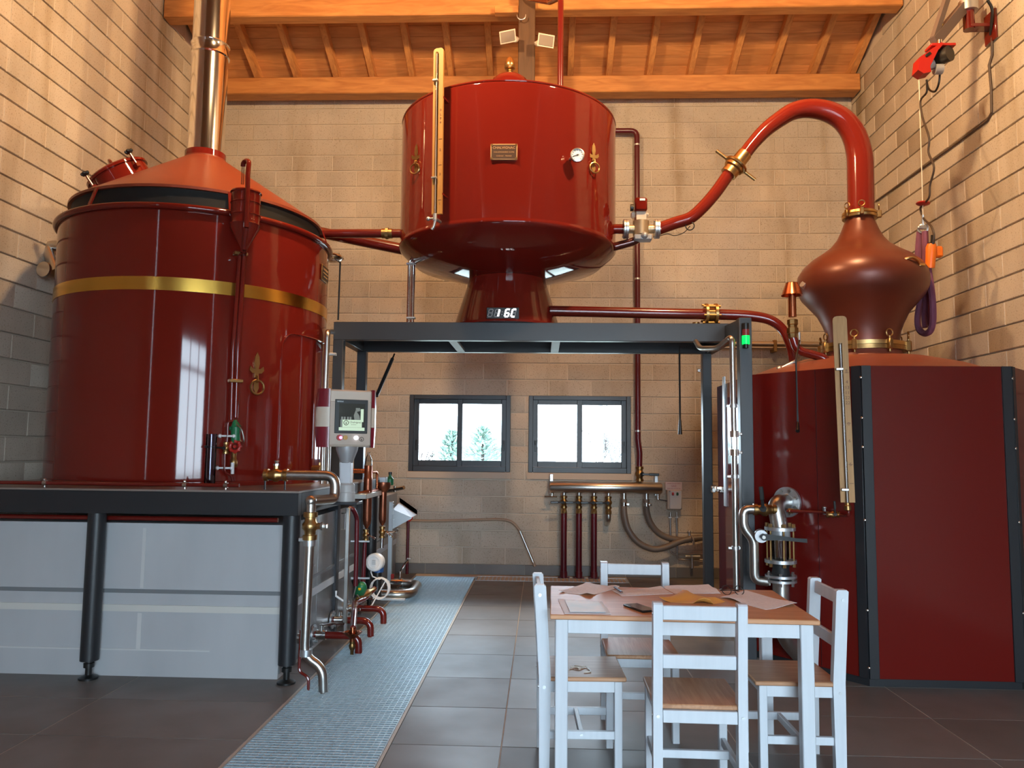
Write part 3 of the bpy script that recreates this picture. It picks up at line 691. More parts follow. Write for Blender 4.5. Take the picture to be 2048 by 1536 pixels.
MB().tube([V((gx+.01, vY-vr-.012, zb-.02)), V((gx+.01, vY-vr-.012, zt-.05))]+[V((gx, gy_-.01, zt+.08))]+hh, .017, 12).build('gooseneck', RED, t)
MB().tube([hh[-1]+V((0, 0, .01)), hh[-1]-V((0, 0, .13))], .010, 10).build('glass_tip', POLY, t)
MB().tube([V((gx+.01, vY-vr-.012, zb-.02)), V((gx-.02, vY-.06, zb-.15)), oncyl(488, 512, TX, TY, TR+.05)[0], oncyl(476, 700, TX, TY, TR+.05)[0], oncyl(471, 835, TX, TY, TR+.05)[0]], .018, 12).build('down_pipe', RED, t)
MB().tube([V((vc.x, vY, zb-.16)), oncyl(479, 512, TX, TY, TR+.05)[0], oncyl(466, 700, TX, TY, TR+.05)[0], oncyl(462, 842, TX, TY, TR+.05)[0]], .015, 12).build('down_pipe', RED, t)
for (px, py) in ((481, 508), (471, 762)):
    p, n = oncyl(px, py, TX, TY, TR+.05); rt = V((0, 0, 1)).cross(n); MB().box(p, (.095, .055, .024), .004, Matrix((rt, n, V((0, 0, 1)))).transposed()).build('brass_clamp', BRASS, t)
# water inlet assembly below
q = lambda px, py, d=.07: oncyl(px, py, TX, TY, TR+d)[0]
t = thing('water_inlet', q(460, 960), 'small red pipe loop with red handwheel and green regulator on the tank foot', 'valve')
MB().tube(bend([q(471, 842), q(456, 842), q(455, 880), q(450, 905), q(449, 945), q(463, 950), q(466, 962)], .03, 4), .010, 10).build('pipe', REDP, t)
bv = ballvalve(t, q(452, 896, .07), q(453, 880)-q(451, 910), .016, q(425, 893, .1)-q(452, 895, .07), ll=.14, stem=(0, -1, .0))
MB().lathe([(.018, 0), (.026, .01), (.026, .05), (.018, .06), (.018, .11), (.014, .12)], q(467, 935), (0, 0, 1), 12).build('brass_fitting', BRASS, t)
m = MB(); w = q(470, 893, .10); m.torus(w, (0, -1, .1), .034, .011, 16, 8)
for k in range(8): m.ball(w+V((math.cos(k*.785)*.036, 0, math.sin(k*.785)*.036)), .014, 6)
m.cyl(w-V((0, .01, 0)), w+V((0, .05, 0)), .012, 8); m.build('handwheel', REDPL, t)
m = MB(); g0 = q(471, 880, .08); m.cyl(g0-V((0, 0, .02)), g0+V((0, 0, .09)), .030, 14, .036); m.cyl(g0+V((0, 0, .09)), g0+V((-.01, 0, .14)), .036, 12, .012); m.cyl(g0-V((.05, 0, -.08)), g0+V((.02, 0, .08)), .014, 8); m.build('green_regulator', GREEN, t)
m = MB(); w = q(480, 866, .12); m.tube(spline([w+V((-.03, 0, .06)), w+V((.02, -.02, .02)), w+V((.03, 0, -.06)), w+V((-.005, .02, -.05)), w+V((.0, 0, .02))], 6), .005, 6); m.build('tie_wire', STEEL, t)
MB().cyl(q(465, 925, .10), q(465, 948, .10), .012, 10).build('white_tube', WHITEPL, t)
for (px, py) in ((454, 872), (449, 936)):
    c = q(px, py, .07); m = MB(); m.box(c, (.10, .014, .014), .004); m.ball(c+V((.05, 0, 0)), .014, 8); m.ball(c-V((.05, 0, 0)), .014, 8); m.build('pipe_clip', WHITEPL, t)
# acrylic tube standing on the deck
p0, _ = oncyl(422, 900, TX, TY, TR+.12); zt = P(424, 868, Y=p0.y).z
m = MB(); m.lathe([(.036, DZ+.001), (.036, zt), (.032, zt), (.032, DZ+.004)], (p0.x, p0.y, 0), n=24); m.solo('measuring_tube', ACRY, 'clear violet tinted acrylic tube standing before the wide red tank', 'tube')
# elbow on the far left side
t = thing('cleaning_spray_head', P(97, 520, Y=6.2), 'steel pipe elbow with disc cover between the tank and the left wall', 'pipe')
m = MB(); a = P(100, 498, Y=6.2); b = P(96, 540, Y=6.0); c_ = V((TX-TR+.05, 6.2, a.z+.02)); m.tube(bend([c_, a+V((-.04, 0, .03)), b+V((0, .1, 0))], .08, 6), .045, 16); m.build('elbow', STEEL, t)
MB().lathe([(.062, -.015), (.066, 0), (.062, .012), (0, .014)], b+V((-.02, -.02, 0)), (-.15, -1, 0), 24).build('cover_disc', STEEL, t)

# ------------------------------------------------------------------ drain pipe of the tank
t = thing('tank_drain_pipe', (-1.5, 4.8, 0), 'brushed steel drain pipe from the wide tank down to the grating', 'pipe')
v0, vn = oncyl(535, 948, TX, TY, TR+.05); y1 = 5.0; pr = .033
a = v0+V((0, -.0, 0)); e1 = P(640, 952, Y=5.0); e2 = P(673, 965, Y=5.02); e3 = P(673, 997, Y=5.02); e4 = P(622, 1004, Y=4.73); e5 = P(622, 1040, Y=4.73)
zz = P(560, 950, Y=4.98).z; s1 = V((P(566, 950, Y=4.98).x, 4.98, zz)); s2 = V((P(671, 950, Y=4.98).x, 4.98, zz))
MB().tube(bend([s1, s2, V((s2.x, 4.98, P(671, 998, Y=4.98).z)), V((P(622, 1004, Y=4.74).x, 4.74, P(622, 1002, Y=4.74).z))], [.10, .05], 7), pr, 18).build('upper_pipe', STEEL, t)
k = V((P(622, 1004, Y=4.74).x, 4.74, P(622, 1002, Y=4.74).z)); MB().ball(k, pr*1.08, 16).build('elbow', STEEL, t)
zv = P(622, 1052, Y=4.74).z; MB().cyl(k, (k.x, k.y, zv+.08), pr*.9, 18).build('pipe_stub', STEEL, t)
ballvalve(t, (k.x, k.y, zv), (0, 0, 1), .033, (1, .2, 0), STEEL, BRASS, stem=(1, 0, 0), ll=.03)
zf = P(640, 1366, Y=4.74).z; zb_ = P(612, 1305, Y=4.74).z
MB().tube(bend([(k.x, k.y, zv-.08), (k.x-.01, k.y, zb_-.02), (k.x+.105, k.y+.0, zb_-.09), (k.x+.115, k.y, -.02)], [.07, .06], 7), pr*.86, 18).build('lower_pipe', STEEL, t)
for z in (zv-.10, zb_+.0): MB().cyl((k.x, k.y, z-.02), (k.x, k.y, z+.02), pr*1.12, 18).build('union_nut', ZINC, t)
z = P(615, 1080, Y=4.74).z; m = MB(); m.cyl((k.x, k.y, z-.014), (k.x, k.y, z+.014), pr*1.15, 16); m.box((k.x-.05, k.y+.05, z), (.05, .08, .024), .004); m.build('pipe_clip', ZINC, t)
c = (s1+v0)/2; ballvalve(t, s1-V((.045, 0, 0)), (1, 0, 0), .030, (0, 0, 1), STEEL, BRASS, stem=(0, 0, 1), ll=.02)
m = MB(); m.tube([s1-V((.09, -.0, 0)), s1-V((.14, -.06, 0)), v0+V((-.0, .12, 0))], .022, 12); m.build('red_stub', REDP, t)
m = MB()
for px in (530, 570): x = P(px, 965, Y=4.98).x; m.bx(x-.004, x+.004, 4.975, 4.985, DZ, zz-.03)
m.bx(P(530, 965, Y=4.98).x, P(570, 965, Y=4.98).x, 4.97, 4.99, zz-.035, zz-.028); m.build('pipe_rest', BLACK, t)
MB().tube(bend([(k.x-.05, k.y+.05, .35), (k.x-.055, k.y+.05, .10), (k.x+.01, k.y+.04, .07), (k.x+.01, k.y+.04, -.01)], .03), .009, 8).solo('red_pipe', REDP, 'short thin red pipe bent at the foot beside the platform corner leg', 'pipe')

# ------------------------------------------------------------------ black gantry
GY0, GY1 = 6.2, 7.02
gzt = P(1000, 645, Y=GY0).z; gzb = P(1000, 681, Y=GY0).z
gxa = P(667, 660, Y=GY0).x; gxb = P(1470, 660, Y=GY0).x
ga = thing('gantry', ((gxa+gxb)/2, 6.6, 0), 'black steel gantry frame holding up the round red preheater', 'frame')
MB().bx(gxa, gxb, GY0, GY0+.07, gzb, gzt, .003).build('front_beam', DARK, ga)
MB().bx(gxa, gxb, GY1-.07, GY1, gzb, gzt, .003).build('rear_beam', DARK, ga)
MB().bx(gxa, gxa+.08, GY0+.07, GY1-.07, gzb, gzt, .003).build('side_beam', DARK, ga)
MB().bx(gxb-.08, gxb, GY0+.07, GY1-.07, gzb, gzt, .003).build('side_beam', DARK, ga)
MB().bx(gxa+.01, gxb-.01, GY0+.01, GY1-.01, gzt-.012, gzt+.002).build('top_plate', BLACK, ga)
for px in (905, 1112):
    a = P(px, 681, Y=GY0+.07).x; MB().bx(a-.035, a+.035, GY0+.07, GY1-.07, gzb+.002, gzb+.03, .002).build('cross_slat', mat('grey_slat', (.30, .30, .31), .5), ga)
pw = .083
for (x, y) in ((gxa+pw/2, GY0+.04), (gxa+pw/2+.02, GY1-.04)): MB().bx(x-pw/2, x+pw/2, y-.04, y+.04, 0, gzb, .003).build('post', DARK, ga)
xr = P(1412, 720, Y=GY1-.04).x; MB().bx(xr-.04, xr+.04, GY1-.08, GY1, 0, gzb, .003).build('post', DARK, ga)
fp0 = P(1476, 690, Y=5.62); fp1 = P(1501, 690, Y=5.62); fzt = P(1490, 637, Y=5.62).z
MB().bx(fp0.x, fp1.x, 5.58, 5.66, 0, fzt, .003).build('post', DARK, ga)
m = MB(); m.add([V((gxb-.08, GY0+.0, gzt-.02)), V((gxb, GY0+.0, gzt-.02)), V((fp1.x, 5.62, fzt-.01)), V((fp0.x, 5.62, fzt-.01)), V((gxb-.08, GY0, gzb)), V((gxb, GY0, gzb)), V((fp1.x, 5.62, fzt-.15)), V((fp0.x, 5.62, fzt-.15))], [(0, 1, 2, 3), (7, 6, 5, 4), (0, 3, 7, 4), (1, 5, 6, 2), (0, 4, 5, 1), (3, 2, 6, 7)])
m.build('angled_arm', DARK, ga)
# beacon on the front post
bp_ = P(1491, 680, Y=5.56); t = thing('beacon', (bp_.x, 5.552, bp_.z), 'glowing green signal beacon on the black gantry post', 'light')
MB().cyl((bp_.x, 5.552, bp_.z-.032), (bp_.x, 5.552, bp_.z+.030), .027, 20).build('green_lens', LAMPG, t)
MB().cyl((bp_.x, 5.552, bp_.z+.030), (bp_.x, 5.552, bp_.z+.075), .025, 20).build('red_lens', mat('unlit_red_lens', (.22, .03, .03), .3), t)
m = MB(); m.cyl((bp_.x, 5.552, bp_.z+.075), (bp_.x, 5.552, bp_.z+.12), .025, 20); m.build('beacon_cap', KNOBK, t); m = MB(); m.cyl((bp_.x, 5.552, bp_.z-.06), (bp_.x, 5.552, bp_.z-.032), .018, 16); m.build('beacon_body', KNOBK, t)
# gas strut at the left
m = MB(); a = P(789, 708, Y=6.95); b = P(753, 792, Y=6.6); t = thing('gas_strut', b, 'black gas strut slanting down from the gantry beside the first window', 'strut')
MB().cyl(a+(b-a)*.12, b, .016, 10).build('cylinder', BLACK, t); MB().cyl(a, a+(b-a)*.13, .008, 8).build('rod', CHROME, t)

# ------------------------------------------------------------------ round red preheater on its cone
PX_, PY_, PR = -.308, 6.6, .935
pz0, pz1 = 3.185, 4.295
pr_ = thing('preheater_tank', (PX_, PY_, gzt), 'round red preheater tank on a conical foot above the gantry', 'tank')
MB().lathe([(.33, pz0-.26), (PR-.13, pz0-.13), (PR-.02, pz0-.035), (PR+.004, pz0-.008), (PR+.006, pz0+.008), (PR, pz0+.02), (PR, pz0+.03), (PR, pz1-.03), (PR, pz1-.02), (PR-.012, pz1-.002), (PR-.03, pz1), (.6, pz1+.10), (.25, pz1+.17)], (PX_, PY_, 0), n=96).build('shell', RED, pr_)
m = MB(); m.torus((PX_, PY_, pz1-.008), (0, 0, 1), PR-.006, .011, 96, 8); m.build('top_seam', RED, pr_)
zd0 = P(1017, 166, Y=PY_-.15).z-.12; zd1 = P(1017, 151, Y=PY_).z
MB().lathe([(.165, pz1+.15), (.165, zd1-.10), (.155, zd1-.055), (.12, zd1-.025), (.05, zd1), (0, zd1)], (PX_, PY_, 0), n=40).build('dome_cap', RED, pr_)
zf1 = P(1018, 112, Y=PY_).z; fh = zf1-zd1
MB().lathe([(.045, 0), (.03, .02*fh/.2), (.016, .18*fh), (.016, .22*fh), (.028, .24*fh), (.016, .27*fh), (.016, .30*fh), (.045, .36*fh), (.050, .42*fh), (.044, .46*fh), (.048, .50*fh), (.044, .66*fh), (.032, .85*fh), (.012, .97*fh), (0, fh)], (PX_, PY_, zd1-.005), n=24).build('acorn_finial', BRASS, pr_)
kb = P(1014, 645, Y=PY_).x
r0 = .455; MB().lathe([(r0+.015, gzt+.002), (r0+.015, gzt+.02), (r0, gzt+.025), (r0-.003, gzt+.035), (.315, pz0-.2), (.32, pz0-.1)], (PX_, PY_, 0), n=64).build('conical_foot', RED, pr_)
ps = lambda px, py, d=0: oncyl(px, py, PX_, PY_, PR+d)
p, n = ps(1008, 305); rt = V((0, 0, 1)).cross(n); M3 = Matrix((rt, n, V((0, 0, 1)))).transposed()
m = MB(); m.box(p+n*.008, (.205, .016, .125), .004, M3); npl = m.build('name_plate', BRASSL, pr_)
MB().box(p+n*.0155, (.188, .004, .108), 0, M3).build('plate_field', mat('plate_dark', (.06, .025, .012), .5), npl)
for k, (tx, sz, w) in enumerate((('CHALVIGNAC', .026, 1.05), ('CHAUDRONNERIE CUIVRE', .0130, 1), ('COGNAC - FRANCE', .0130, 1))): text(npl, tx, p+n*.0178+V((0, 0, (.030, -.004, -.034)[k])), sz, BRASSL, rt, (0, 0, 1), sx=w)
m = MB()
for sx in (-1, 1):
    for sz in (-1, 1): m.cyl(p+rt*sx*.092+V((0, 0, sz*.052))+n*.014, p+rt*sx*.092+V((0, 0, sz*.052))+n*.020, .009, 10)
m.build('plate_screws', BRASSD, npl, kind='stuff')
p, n = ps(834, 318); shackle(pr_, p, (n+V((0, -1.0, 0))).normalized(), 1.05)
p, n = ps(1186, 316); shackle(pr_, p, (n+V((0, -1.0, 0))).normalized(), 1.05)
# dial thermometer
p, n = ps(1141, 318); nn = (n+V((-.55, -.35, .0))).normalized(); t = thing('dial_thermometer', p, 'round white dial thermometer on the red preheater', 'gauge')
c = p+n*.09; MB().tube([p, p+n*.05, c], .012, 10).build('stem', STEEL, t); MB().lathe([(.03, -.03), (.052, -.02), (.054, .012), (.047, .014), (.047, .006)], c, nn, 28).build('case', STEEL, t)
MB().lathe([(.047, .004), (.047, .0065), (0, .0065)], c, nn, 28).build('dial_face', PAPERW, t)
a_, b_, _ = frame(nn); m = MB(); m.bar(c+nn*.009+a_*.012+b_*.004, c+nn*.009-a_*.036-b_*.012, .005, .002, nn); m.cyl(c+nn*.006, c+nn*.012, .006, 8); m.build('needle', INK, t)
m = MB()
for k in range(11): th = R(-140+28*k+90); d = a_*math.cos(th)+b_*math.sin(th); m.bar(c+nn*.0075+d*.034, c+nn*.0075+d*.042, .003, .001, nn)
m.build('scale_marks', INK, t)
# wooden level gauge on the preheater
def gauge(name, p0, p1, w, th, nrm, label, marks, clips, tube0, tube1, tx=-.1, digs=()):
    p0 = V(p0); p1 = V(p1); up = (p0-p1).normalized(); n = V(nrm).normalized(); rt = up.cross(n).normalized(); n = rt.cross(up).normalized(); L_ = (p0-p1).length
    o = thing(name, p1, label, 'gauge'); h = w/2; rr = w*.3
    poly = [(-h, 0), (h, 0), (h, L_-rr)]+[(h-rr+rr*math.cos(a), L_-rr+rr*math.sin(a)) for a in (.5, 1.0, 1.57)]+[(-h+rr-rr*math.cos(a), L_-rr+rr*math.sin(a)) for a in (1.57, 1.0, .5)]+[(-h, L_-rr)]
    m = MB(); m.prism(poly, p1, rt, up, -n*th); bd = m.build('board', GAUGEW, o)
    a = p1+up*L_*tube0+rt*w*tx+n*.012; b = p1+up*L_*tube1+rt*w*tx+n*.012
    MB().tube([a, b], w*.12, 12).build('glass_tube', TUBEG, o)
    m = MB(); m.box(p1+up*L_*(tube0+tube1)/2+rt*(w*tx+w*.11)+n*.0012, (w*.04, L_*(tube1-tube0), .002), 0, Matrix((rt, up, n)).transposed()); m.build('groove', BURN, bd)
    m = MB(); m.cyl(a+up*.01, a+up*L_*(tube1-tube0)*.99, w*.035, 8); m.build('tube_highlight_rod', WHITEPL, o)  # thin white rod added to stand for the highlight along the glass tube
    for f in clips: MB().box(p1+up*L_*f+rt*w*(tx-.12)+n*.016, (w*.52, .016, .022), .003, Matrix((rt, up, n)).transposed()).build('tube_clip', ZINC, o)
    for f in marks:
        MB().box(p1+up*L_*f+rt*w*.30+n*.001, (w*.3, .003, .002), 0, Matrix((rt, up, n)).transposed()).build('scale_mark', BURN, bd)
    for f, s_ in digs: text(bd, s_, p1+up*(L_*f+.012)+rt*w*.30+n*.001, w*.34, BURN, rt, up, .0006, name='numeral')
    return o, p1+rt*w*tx+n*.012, up, rt, n
sp_ = V((-.30, -1, 0))
p1, n1 = ps(873, 428, .12); p0 = V((P(877, 96, Y=p1.y).x, p1.y, P(877, 96, Y=p1.y).z))
g, foot, up, rt, n = gauge('level_gauge', p0, p1, .082, .022, (-.28, -1, 0), 'tall wooden level gauge on the red preheater front', (.0815, .29, .445), (.80, .213), .0, .97, -.08, ((.61, '0'), (.585, 'L'), (.56, '8'), (.535, '4'), (.37, '2'), (.05, '1'), (.225, '3')))
for f in (.70, .12): MB().bar(p1+up*(p0-p1).length*f-n*.01+rt*.03, p1+up*(p0-p1).length*f-n*.11+rt*.03, .03, .012, (0, 0, 1)).build('wall_bracket', RED, g)
m = MB(); m.cyl(foot-up*.0, foot-up*.05, .016, 12); m.tube(spline([foot-up*.03, foot-up*.06-n*.0, foot-up*.10-rt*.01, foot-up*.12-rt*.025], 5), .011, 10); m.cyl(foot-up*.035, foot-up*.035-n*.10, .012, 10); m.cyl(foot-up*.035, foot-up*.035-rt*.045, .007, 8); m.ball(foot-up*.035-rt*.055, .017, 10); m.build('drain_tap', ZINC, g)
# led display on the foot
p, n = oncyl(1006, 627, PX_, PY_, .44); dn = V((-.06, -1, .28)).normalized(); rt = V((1, -.05, 0)).normalized(); up = dn.cross(rt)*-1; up = rt.cross(V((0, -1, .28)).normalized())*-1
n = V((0, -1, 0)); up = V((0, 0, 1)); rt = V((1, 0, 0)); p = p+n*.02
t = thing('led_display', p, 'glowing white digital temperature display at the preheater foot', 'display')
MB().box(p-n*.004+up*-.0, (.262, .012, .09), .002).build('display_back', KNOBK, t)
seg = {'a': (0, 1, 1), 'g': (0, 0, 1), 'd': (0, -1, 1), 'f': (-1, .5, 0), 'b': (1, .5, 0), 'e': (-1, -.5, 0), 'c': (1, -.5, 0)}
dw, dh = .0155, .030
def digit(cx, on, off, bold):
    for mt, ss, wd in ((LEDOFF, off, .004), (LEDON, on, bold)):
        if not ss: continue
        m = MB()
        for s_ in ss:
            sx, sy, hz = seg[s_]; c = p+rt*(cx+sx*dw+sy*dh*.22)+up*sy*dh+n*(.004 if mt is LEDOFF else .006)
            d = rt if hz else (up+rt*.22).normalized(); l = dw*.8 if hz else dh*.42
            m.bar(c-d*l, c+d*l, wd, .003, n)
        m.build('lit_segments' if mt is LEDON else 'unlit_segments', mt, t)
digit(-.100, '', 'abcdefg', .01); digit(-.048, 'bc', 'aefgd', .013); digit(.035, 'afedcg', 'b', .011); digit(.088, 'afed', 'gbc', .012)
m = MB(); m.ball(p+rt*-.004+up*.010+n*.005, .004, 6); m.ball(p+rt*-.008-up*.012+n*.005, .004, 6); m.ball(p+rt*.062+up*.034+n*.005, .005, 6); m.build('colon', LEDOFF, t)

# ------------------------------------------------------------------ pipes round the preheater
def pipe(name, pts, r, m, label, cat='pipe', rad=.1, n=16, group=None):
    return MB().tube(bend(pts, rad, 8), r, n).solo(name, m, label, cat, group)
# straight pipe tank -> preheater
a = P(640, 467, Y=6.5); b = P(806, 467, Y=6.5); z = (a.z+b.z)/2
t = thing('transfer_pipe', (b.x, 6.5, z), 'red pipe with brass union between wide tank and preheater', 'pipe')
MB().cyl((TX+.9, 6.5, z), (b.x+.05, 6.5, z), .038, 18).build('pipe', REDP, t)
u = P(772, 465, Y=6.45); m = MB(); m.cyl((u.x-.045, 6.5, z), (u.x+.045, 6.5, z), .043, 18); m.cyl((u.x-.012, 6.5, z), (u.x+.012, 6.5, z), .052, 8); m.build('brass_union', BRASSD, t)
a = P(655, 474, Y=6.75); b = P(812, 500, Y=6.75); m = MB(); m.cyl((a.x-.35, 6.75, a.z+.1), b+V((.05, 0, -.01)), .05, 18); m.solo('return_pipe', REDP, 'thicker red pipe sloping from the wide tank under the preheater', 'pipe')
t = thing('steel_twin_pipe', P(826, 640, Y=6.5), 'pair of thin polished steel pipes rising from gantry to preheater', 'pipe')
for px, r in ((818, .014), (826, .018)):
    q = P(px, 560, Y=6.5); MB().tube(bend([(q.x, 6.5, gzt), (q.x, 6.5, P(px, 522, Y=6.5).z), (q.x+.09, 6.5, P(px, 505, Y=6.5).z+.02)], .03), r, 12).build('pipe', CHROME, t)
for py in (528, 636): q = P(822, py, Y=6.49); MB().box(q, (.075, .05, .014), .003).build('pipe_clip', ZINC, t)
# vent loop above the preheater
x1 = P(1121, 100, Y=6.45).x; xa = P(1040, 0, Y=7.7).x; zt = P(1090, 1, Y=6.45).z+.03
pipe('vent_pipe', [(x1, 6.45, pz1-.05), (x1, 6.45, zt), (x1-.09, 7.1, zt+.35), (P(1041, 0, Y=7.68).x, 7.66, P(1041, 0, Y=7.68).z+.02), (P(1041, 0, Y=7.68).x, 7.68, P(1041, 0, Y=7.68).z+.8)], .026, REDP, 'red vent pipe rising from the preheater top past the wooden post', rad=[.06, .05, .1])
q = P(1043, 34, Y=7.69); m = MB()
for i in range(9): pass
m.tube([q+V((.045*math.cos(R(a)), -.03, .045*math.sin(R(a)))) for a in range(170, 371, 20)], .006, 6); m.solo('cable_hook', ZINC, 'small steel hook fixed to the wooden post under the beam', 'hook')
# two floodlights on the post
for px, py, s in ((1019, 75, -1), (1089, 83, 1)):
    c = P(px, py, Y=7.58); t = thing('floodlight', c, 'cream floodlight on the side of the wooden post next to the vent pipe' if s > 0 else 'cream floodlight on the side of the wooden post away from the vent pipe', 'light', 'floodlights on the post')
    d = V((s*.35, -1, -.35)).normalized(); r_ = d.cross(V((0, 0, 1))).normalized(); u = r_.cross(d); f = c+d*.05; k = c-d*.10; m = MB(); hw, hh = .088, .062
    fr = [f+r_*sx*hw+u*sy*hh for sx, sy in ((-1, -1), (1, -1), (1, 1), (-1, 1))]; bk = [k+r_*sx*.035+u*sy*.03 for sx, sy in ((-1, -1), (1, -1), (1, 1), (-1, 1))]
    m.add(fr+bk, [(0, 1, 5, 4), (1, 2, 6, 5), (2, 3, 7, 6), (3, 0, 4, 7), (7, 6, 5, 4), (3, 2, 1, 0)]); m.build('casing', CASEW, t)
    m = MB(); gl = [f+d*.002+r_*sx*hw*.86+u*sy*hh*.80 for sx, sy in ((-1, -1), (1, -1), (1, 1), (-1, 1))]; m.add(gl+[q+d*.003 for q in gl], [(0, 1, 2, 3), (7, 6, 5, 4), (0, 1, 5, 4), (1, 2, 6, 5), (2, 3, 7, 6), (3, 0, 4, 7)]); m.build('glass_front', mat('dull_lamp_glass', (.30, .25, .21), .12), t)
    m = MB(); pe = V((xk+s*.088, 7.66, c.z+.02)); m.tube([k, (k+pe)/2+V((0, 0, .015)), pe], .02, 10); m.ball((k+pe)/2, .032, 12); m.build('swivel_arm', CASEW, t)
# pipe from preheater side to the wall and down to the manifold
zt = P(1255, 261, Y=9.14).z; xd = P(1275, 600, Y=9.15).x; zm = P(1275, 940, Y=9.15).z
t = thing('gas_riser', (xd, 9.15, zm), 'long red gas pipe running down the back wall to the steel manifold', 'pipe')
MB().tube(bend([(P(1225, 261, Y=9.14).x, 9.15, zt), (xd, 9.15, zt), (xd, 9.15, P(1275, 880, Y=9.15).z), (xd+.02, 9.15, P(1275, 905, Y=9.15).z), (xd+.015, 9.15, zm)], [.08, .03, .03], 6), .033, 14).build('pipe', MAROON, t)
for py in (290, 558, 862): q = P(1275, py, Y=9.15).z; m = MB(); m.cyl((xd, 9.15, q-.01), (xd, 9.15, q+.01), .038, 14); m.box((xd, 9.20, q), (.02, .1, .02)); m.build('pipe_clip', ZINC, t)
# motor valve
va = V((P(1282, 456, Y=6.4).x, 6.4, P(1282, 458, Y=6.4).z)); t = thing('motor_valve', va, 'brass motorised valve with red cap beside the preheater', 'valve')
xs_ = lambda px: P(px, 458, Y=6.4).x
m = MB(); m.cyl((PX_+PR-.06, 6.4, va.z), (xs_(1250), 6.4, va.z), .042, 18); m.build('red_stub', RED, t)
for px in (1249, 1254, 1311, 1316): m = MB(); m.cyl((xs_(px)-.009, 6.4, va.z), (xs_(px)+.009, 6.4, va.z), .082, 24); m.build('flange', ZINC, t)
m = MB()
for px in (1251.5, 1313.5): bolts_on(m, (xs_(px), 6.4, va.z), (1, 0, 0), .066, 4, .009, .028)
m.build('flange_bolts', STEEL, t, kind='stuff')
m = MB(); m.cyl((xs_(1254), 6.4, va.z), (xs_(1311), 6.4, va.z), .036, 18); m.cyl((va.x, 6.4, va.z-.055), (va.x, 6.4, va.z+.065), .068, 24); m.build('valve_body', mat('pale_bronze', (.55, .42, .27), .42, .8), t)
z = va.z; m = MB(); m.box((va.x, 6.40, z+.10), (.085, .05, .09), .003); m.box((va.x-.065, 6.42, z+.125), (.035, .05, .05), .01); m.box((va.x+.055, 6.42, z+.13), (.025, .04, .03), .01); m.build('mounting_plate', CASEW, t)
MB().box((va.x-.005, 6.39, z+.20), (.105, .10, .115), .014).build('actuator_cap', RED, t); MB().box((va.x+.005, 6.338, z+.235), (.045, .004, .018)).build('label', PAPERW, t)
m = MB(); m.cyl((va.x-.065, 6.39, z+.18), (va.x-.09, 6.39, z+.18), .03, 12); m.build('cable_gland', KNOBK, t)
m = MB(); m.box((va.x+.01, 6.38, z-.085), (.15, .10, .05), .008); m.ball((va.x+.02, 6.33, z-.075), .03, 10); m.build('lower_clamp', GREYM, t)
m = MB(); m.tube(spline([(PX_+PR*.9, 6.45, z-.16), (PX_+PR+.05, 6.43, z-.125), (va.x-.06, 6.42, z-.10), (va.x+.0, 6.42, z-.06)], 6), .036, 14); m.solo('bypass_pipe', mat('dark_chrome_red', (.10, .02, .015), .08, .3, coat=.8), 'dark glossy curved pipe under the motorised valve', 'pipe')
m = MB(); a = V((xs_(1318), 6.36, z-.07)); e = P(1380, 452, Y=6.36); m.tube(spline([a, P(1335, 468, Y=6.36), P(1350, 471, Y=6.36), P(1368, 465, Y=6.36), e], 6), .004, 6); m.torus(e, (0.2, 1, 0), .035, .005, 16, 6); m.solo('signal_cable', KNOBK, 'thin dark cable looped under the swan neck pipe', 'cable')

# ------------------------------------------------------------------ pot still on the right: cladding, dome, head, swan neck
FY = 5.08; bzt = P(1880, 732, Y=FY).z
c2 = P(1721, 731, Y=FY).x; c3 = P(2021, 732, Y=FY).x
C = [V((1.535, 6.80, 0)), V((1.535, 5.74, 0)), V((c2, FY, 0)), V((c3, FY, 0)), V((3.68, 5.72, 0)), V((3.68, 6.9, 0))]
bo = thing('pot_still_furnace', (2.6, 6.2, 0), 'eight sided red clad furnace with black corner strips under the copper pot', 'furnace')
def panel(a, b, z0, z1, name, m, th=.02):
    d = (b-a).normalized(); n = V((d.y, -d.x, 0)); mb = MB(); mb.box((a+b)/2-n*th/2+V((0, 0, (z0+z1)/2)), ((b-a).length-.004, th, z1-z0), .002, Matrix((d, -n, V((0, 0, 1)))).transposed()); return mb.build(name, m, bo), d, n
for i in range(5): panel(C[i], C[i+1], .05, bzt, 'cladding_panel', REDM if i else mat('glossy_red_panel', (.115, .0055, .004), .06))
m = MB(); ctr = V((2.6, 6.2, 0)); m.prism([((c-ctr).x*.985, (c-ctr).y*.985) for c in C], ctr+V((0, 0, .001)), (1, 0, 0), (0, 1, 0), (0, 0, .05)); m.build('plinth', BLACK, bo)
for i in (2, 3):
    d0 = (C[i]-C[i-1]).normalized(); d1 = (C[i+1]-C[i]).normalized(); n0 = V((d0.y, -d0.x, 0)); n1 = V((d1.y, -d1.x, 0)); w = .062
    for d, n, sg in ((d0, n0, -1), (d1, n1, 1)):
        a = C[i]+n*.004; b = C[i]+d*sg*w+n*.004; m = MB(); m.box((a+b)/2+V((0, 0, (bzt+.05)/2)), (w, .012, bzt-.05), .002, Matrix((d, -n, V((0, 0, 1)))).transposed()); st_ = m.build('corner_strip', BLACK, bo)
    nb_ = (n0+n1).normalized()
    for py in (755, 836, 894, 1040, 1220, 1335):
        z = P(1722, py, Y=FY).z
        if z > .06: MB().ball(C[i]+nb_*.012+V((0, 0, z)), .009, 10, 0, nb_, .5).build('dome_bolt', CHROME, st_)
d0 = (C[2]-C[1]).normalized()
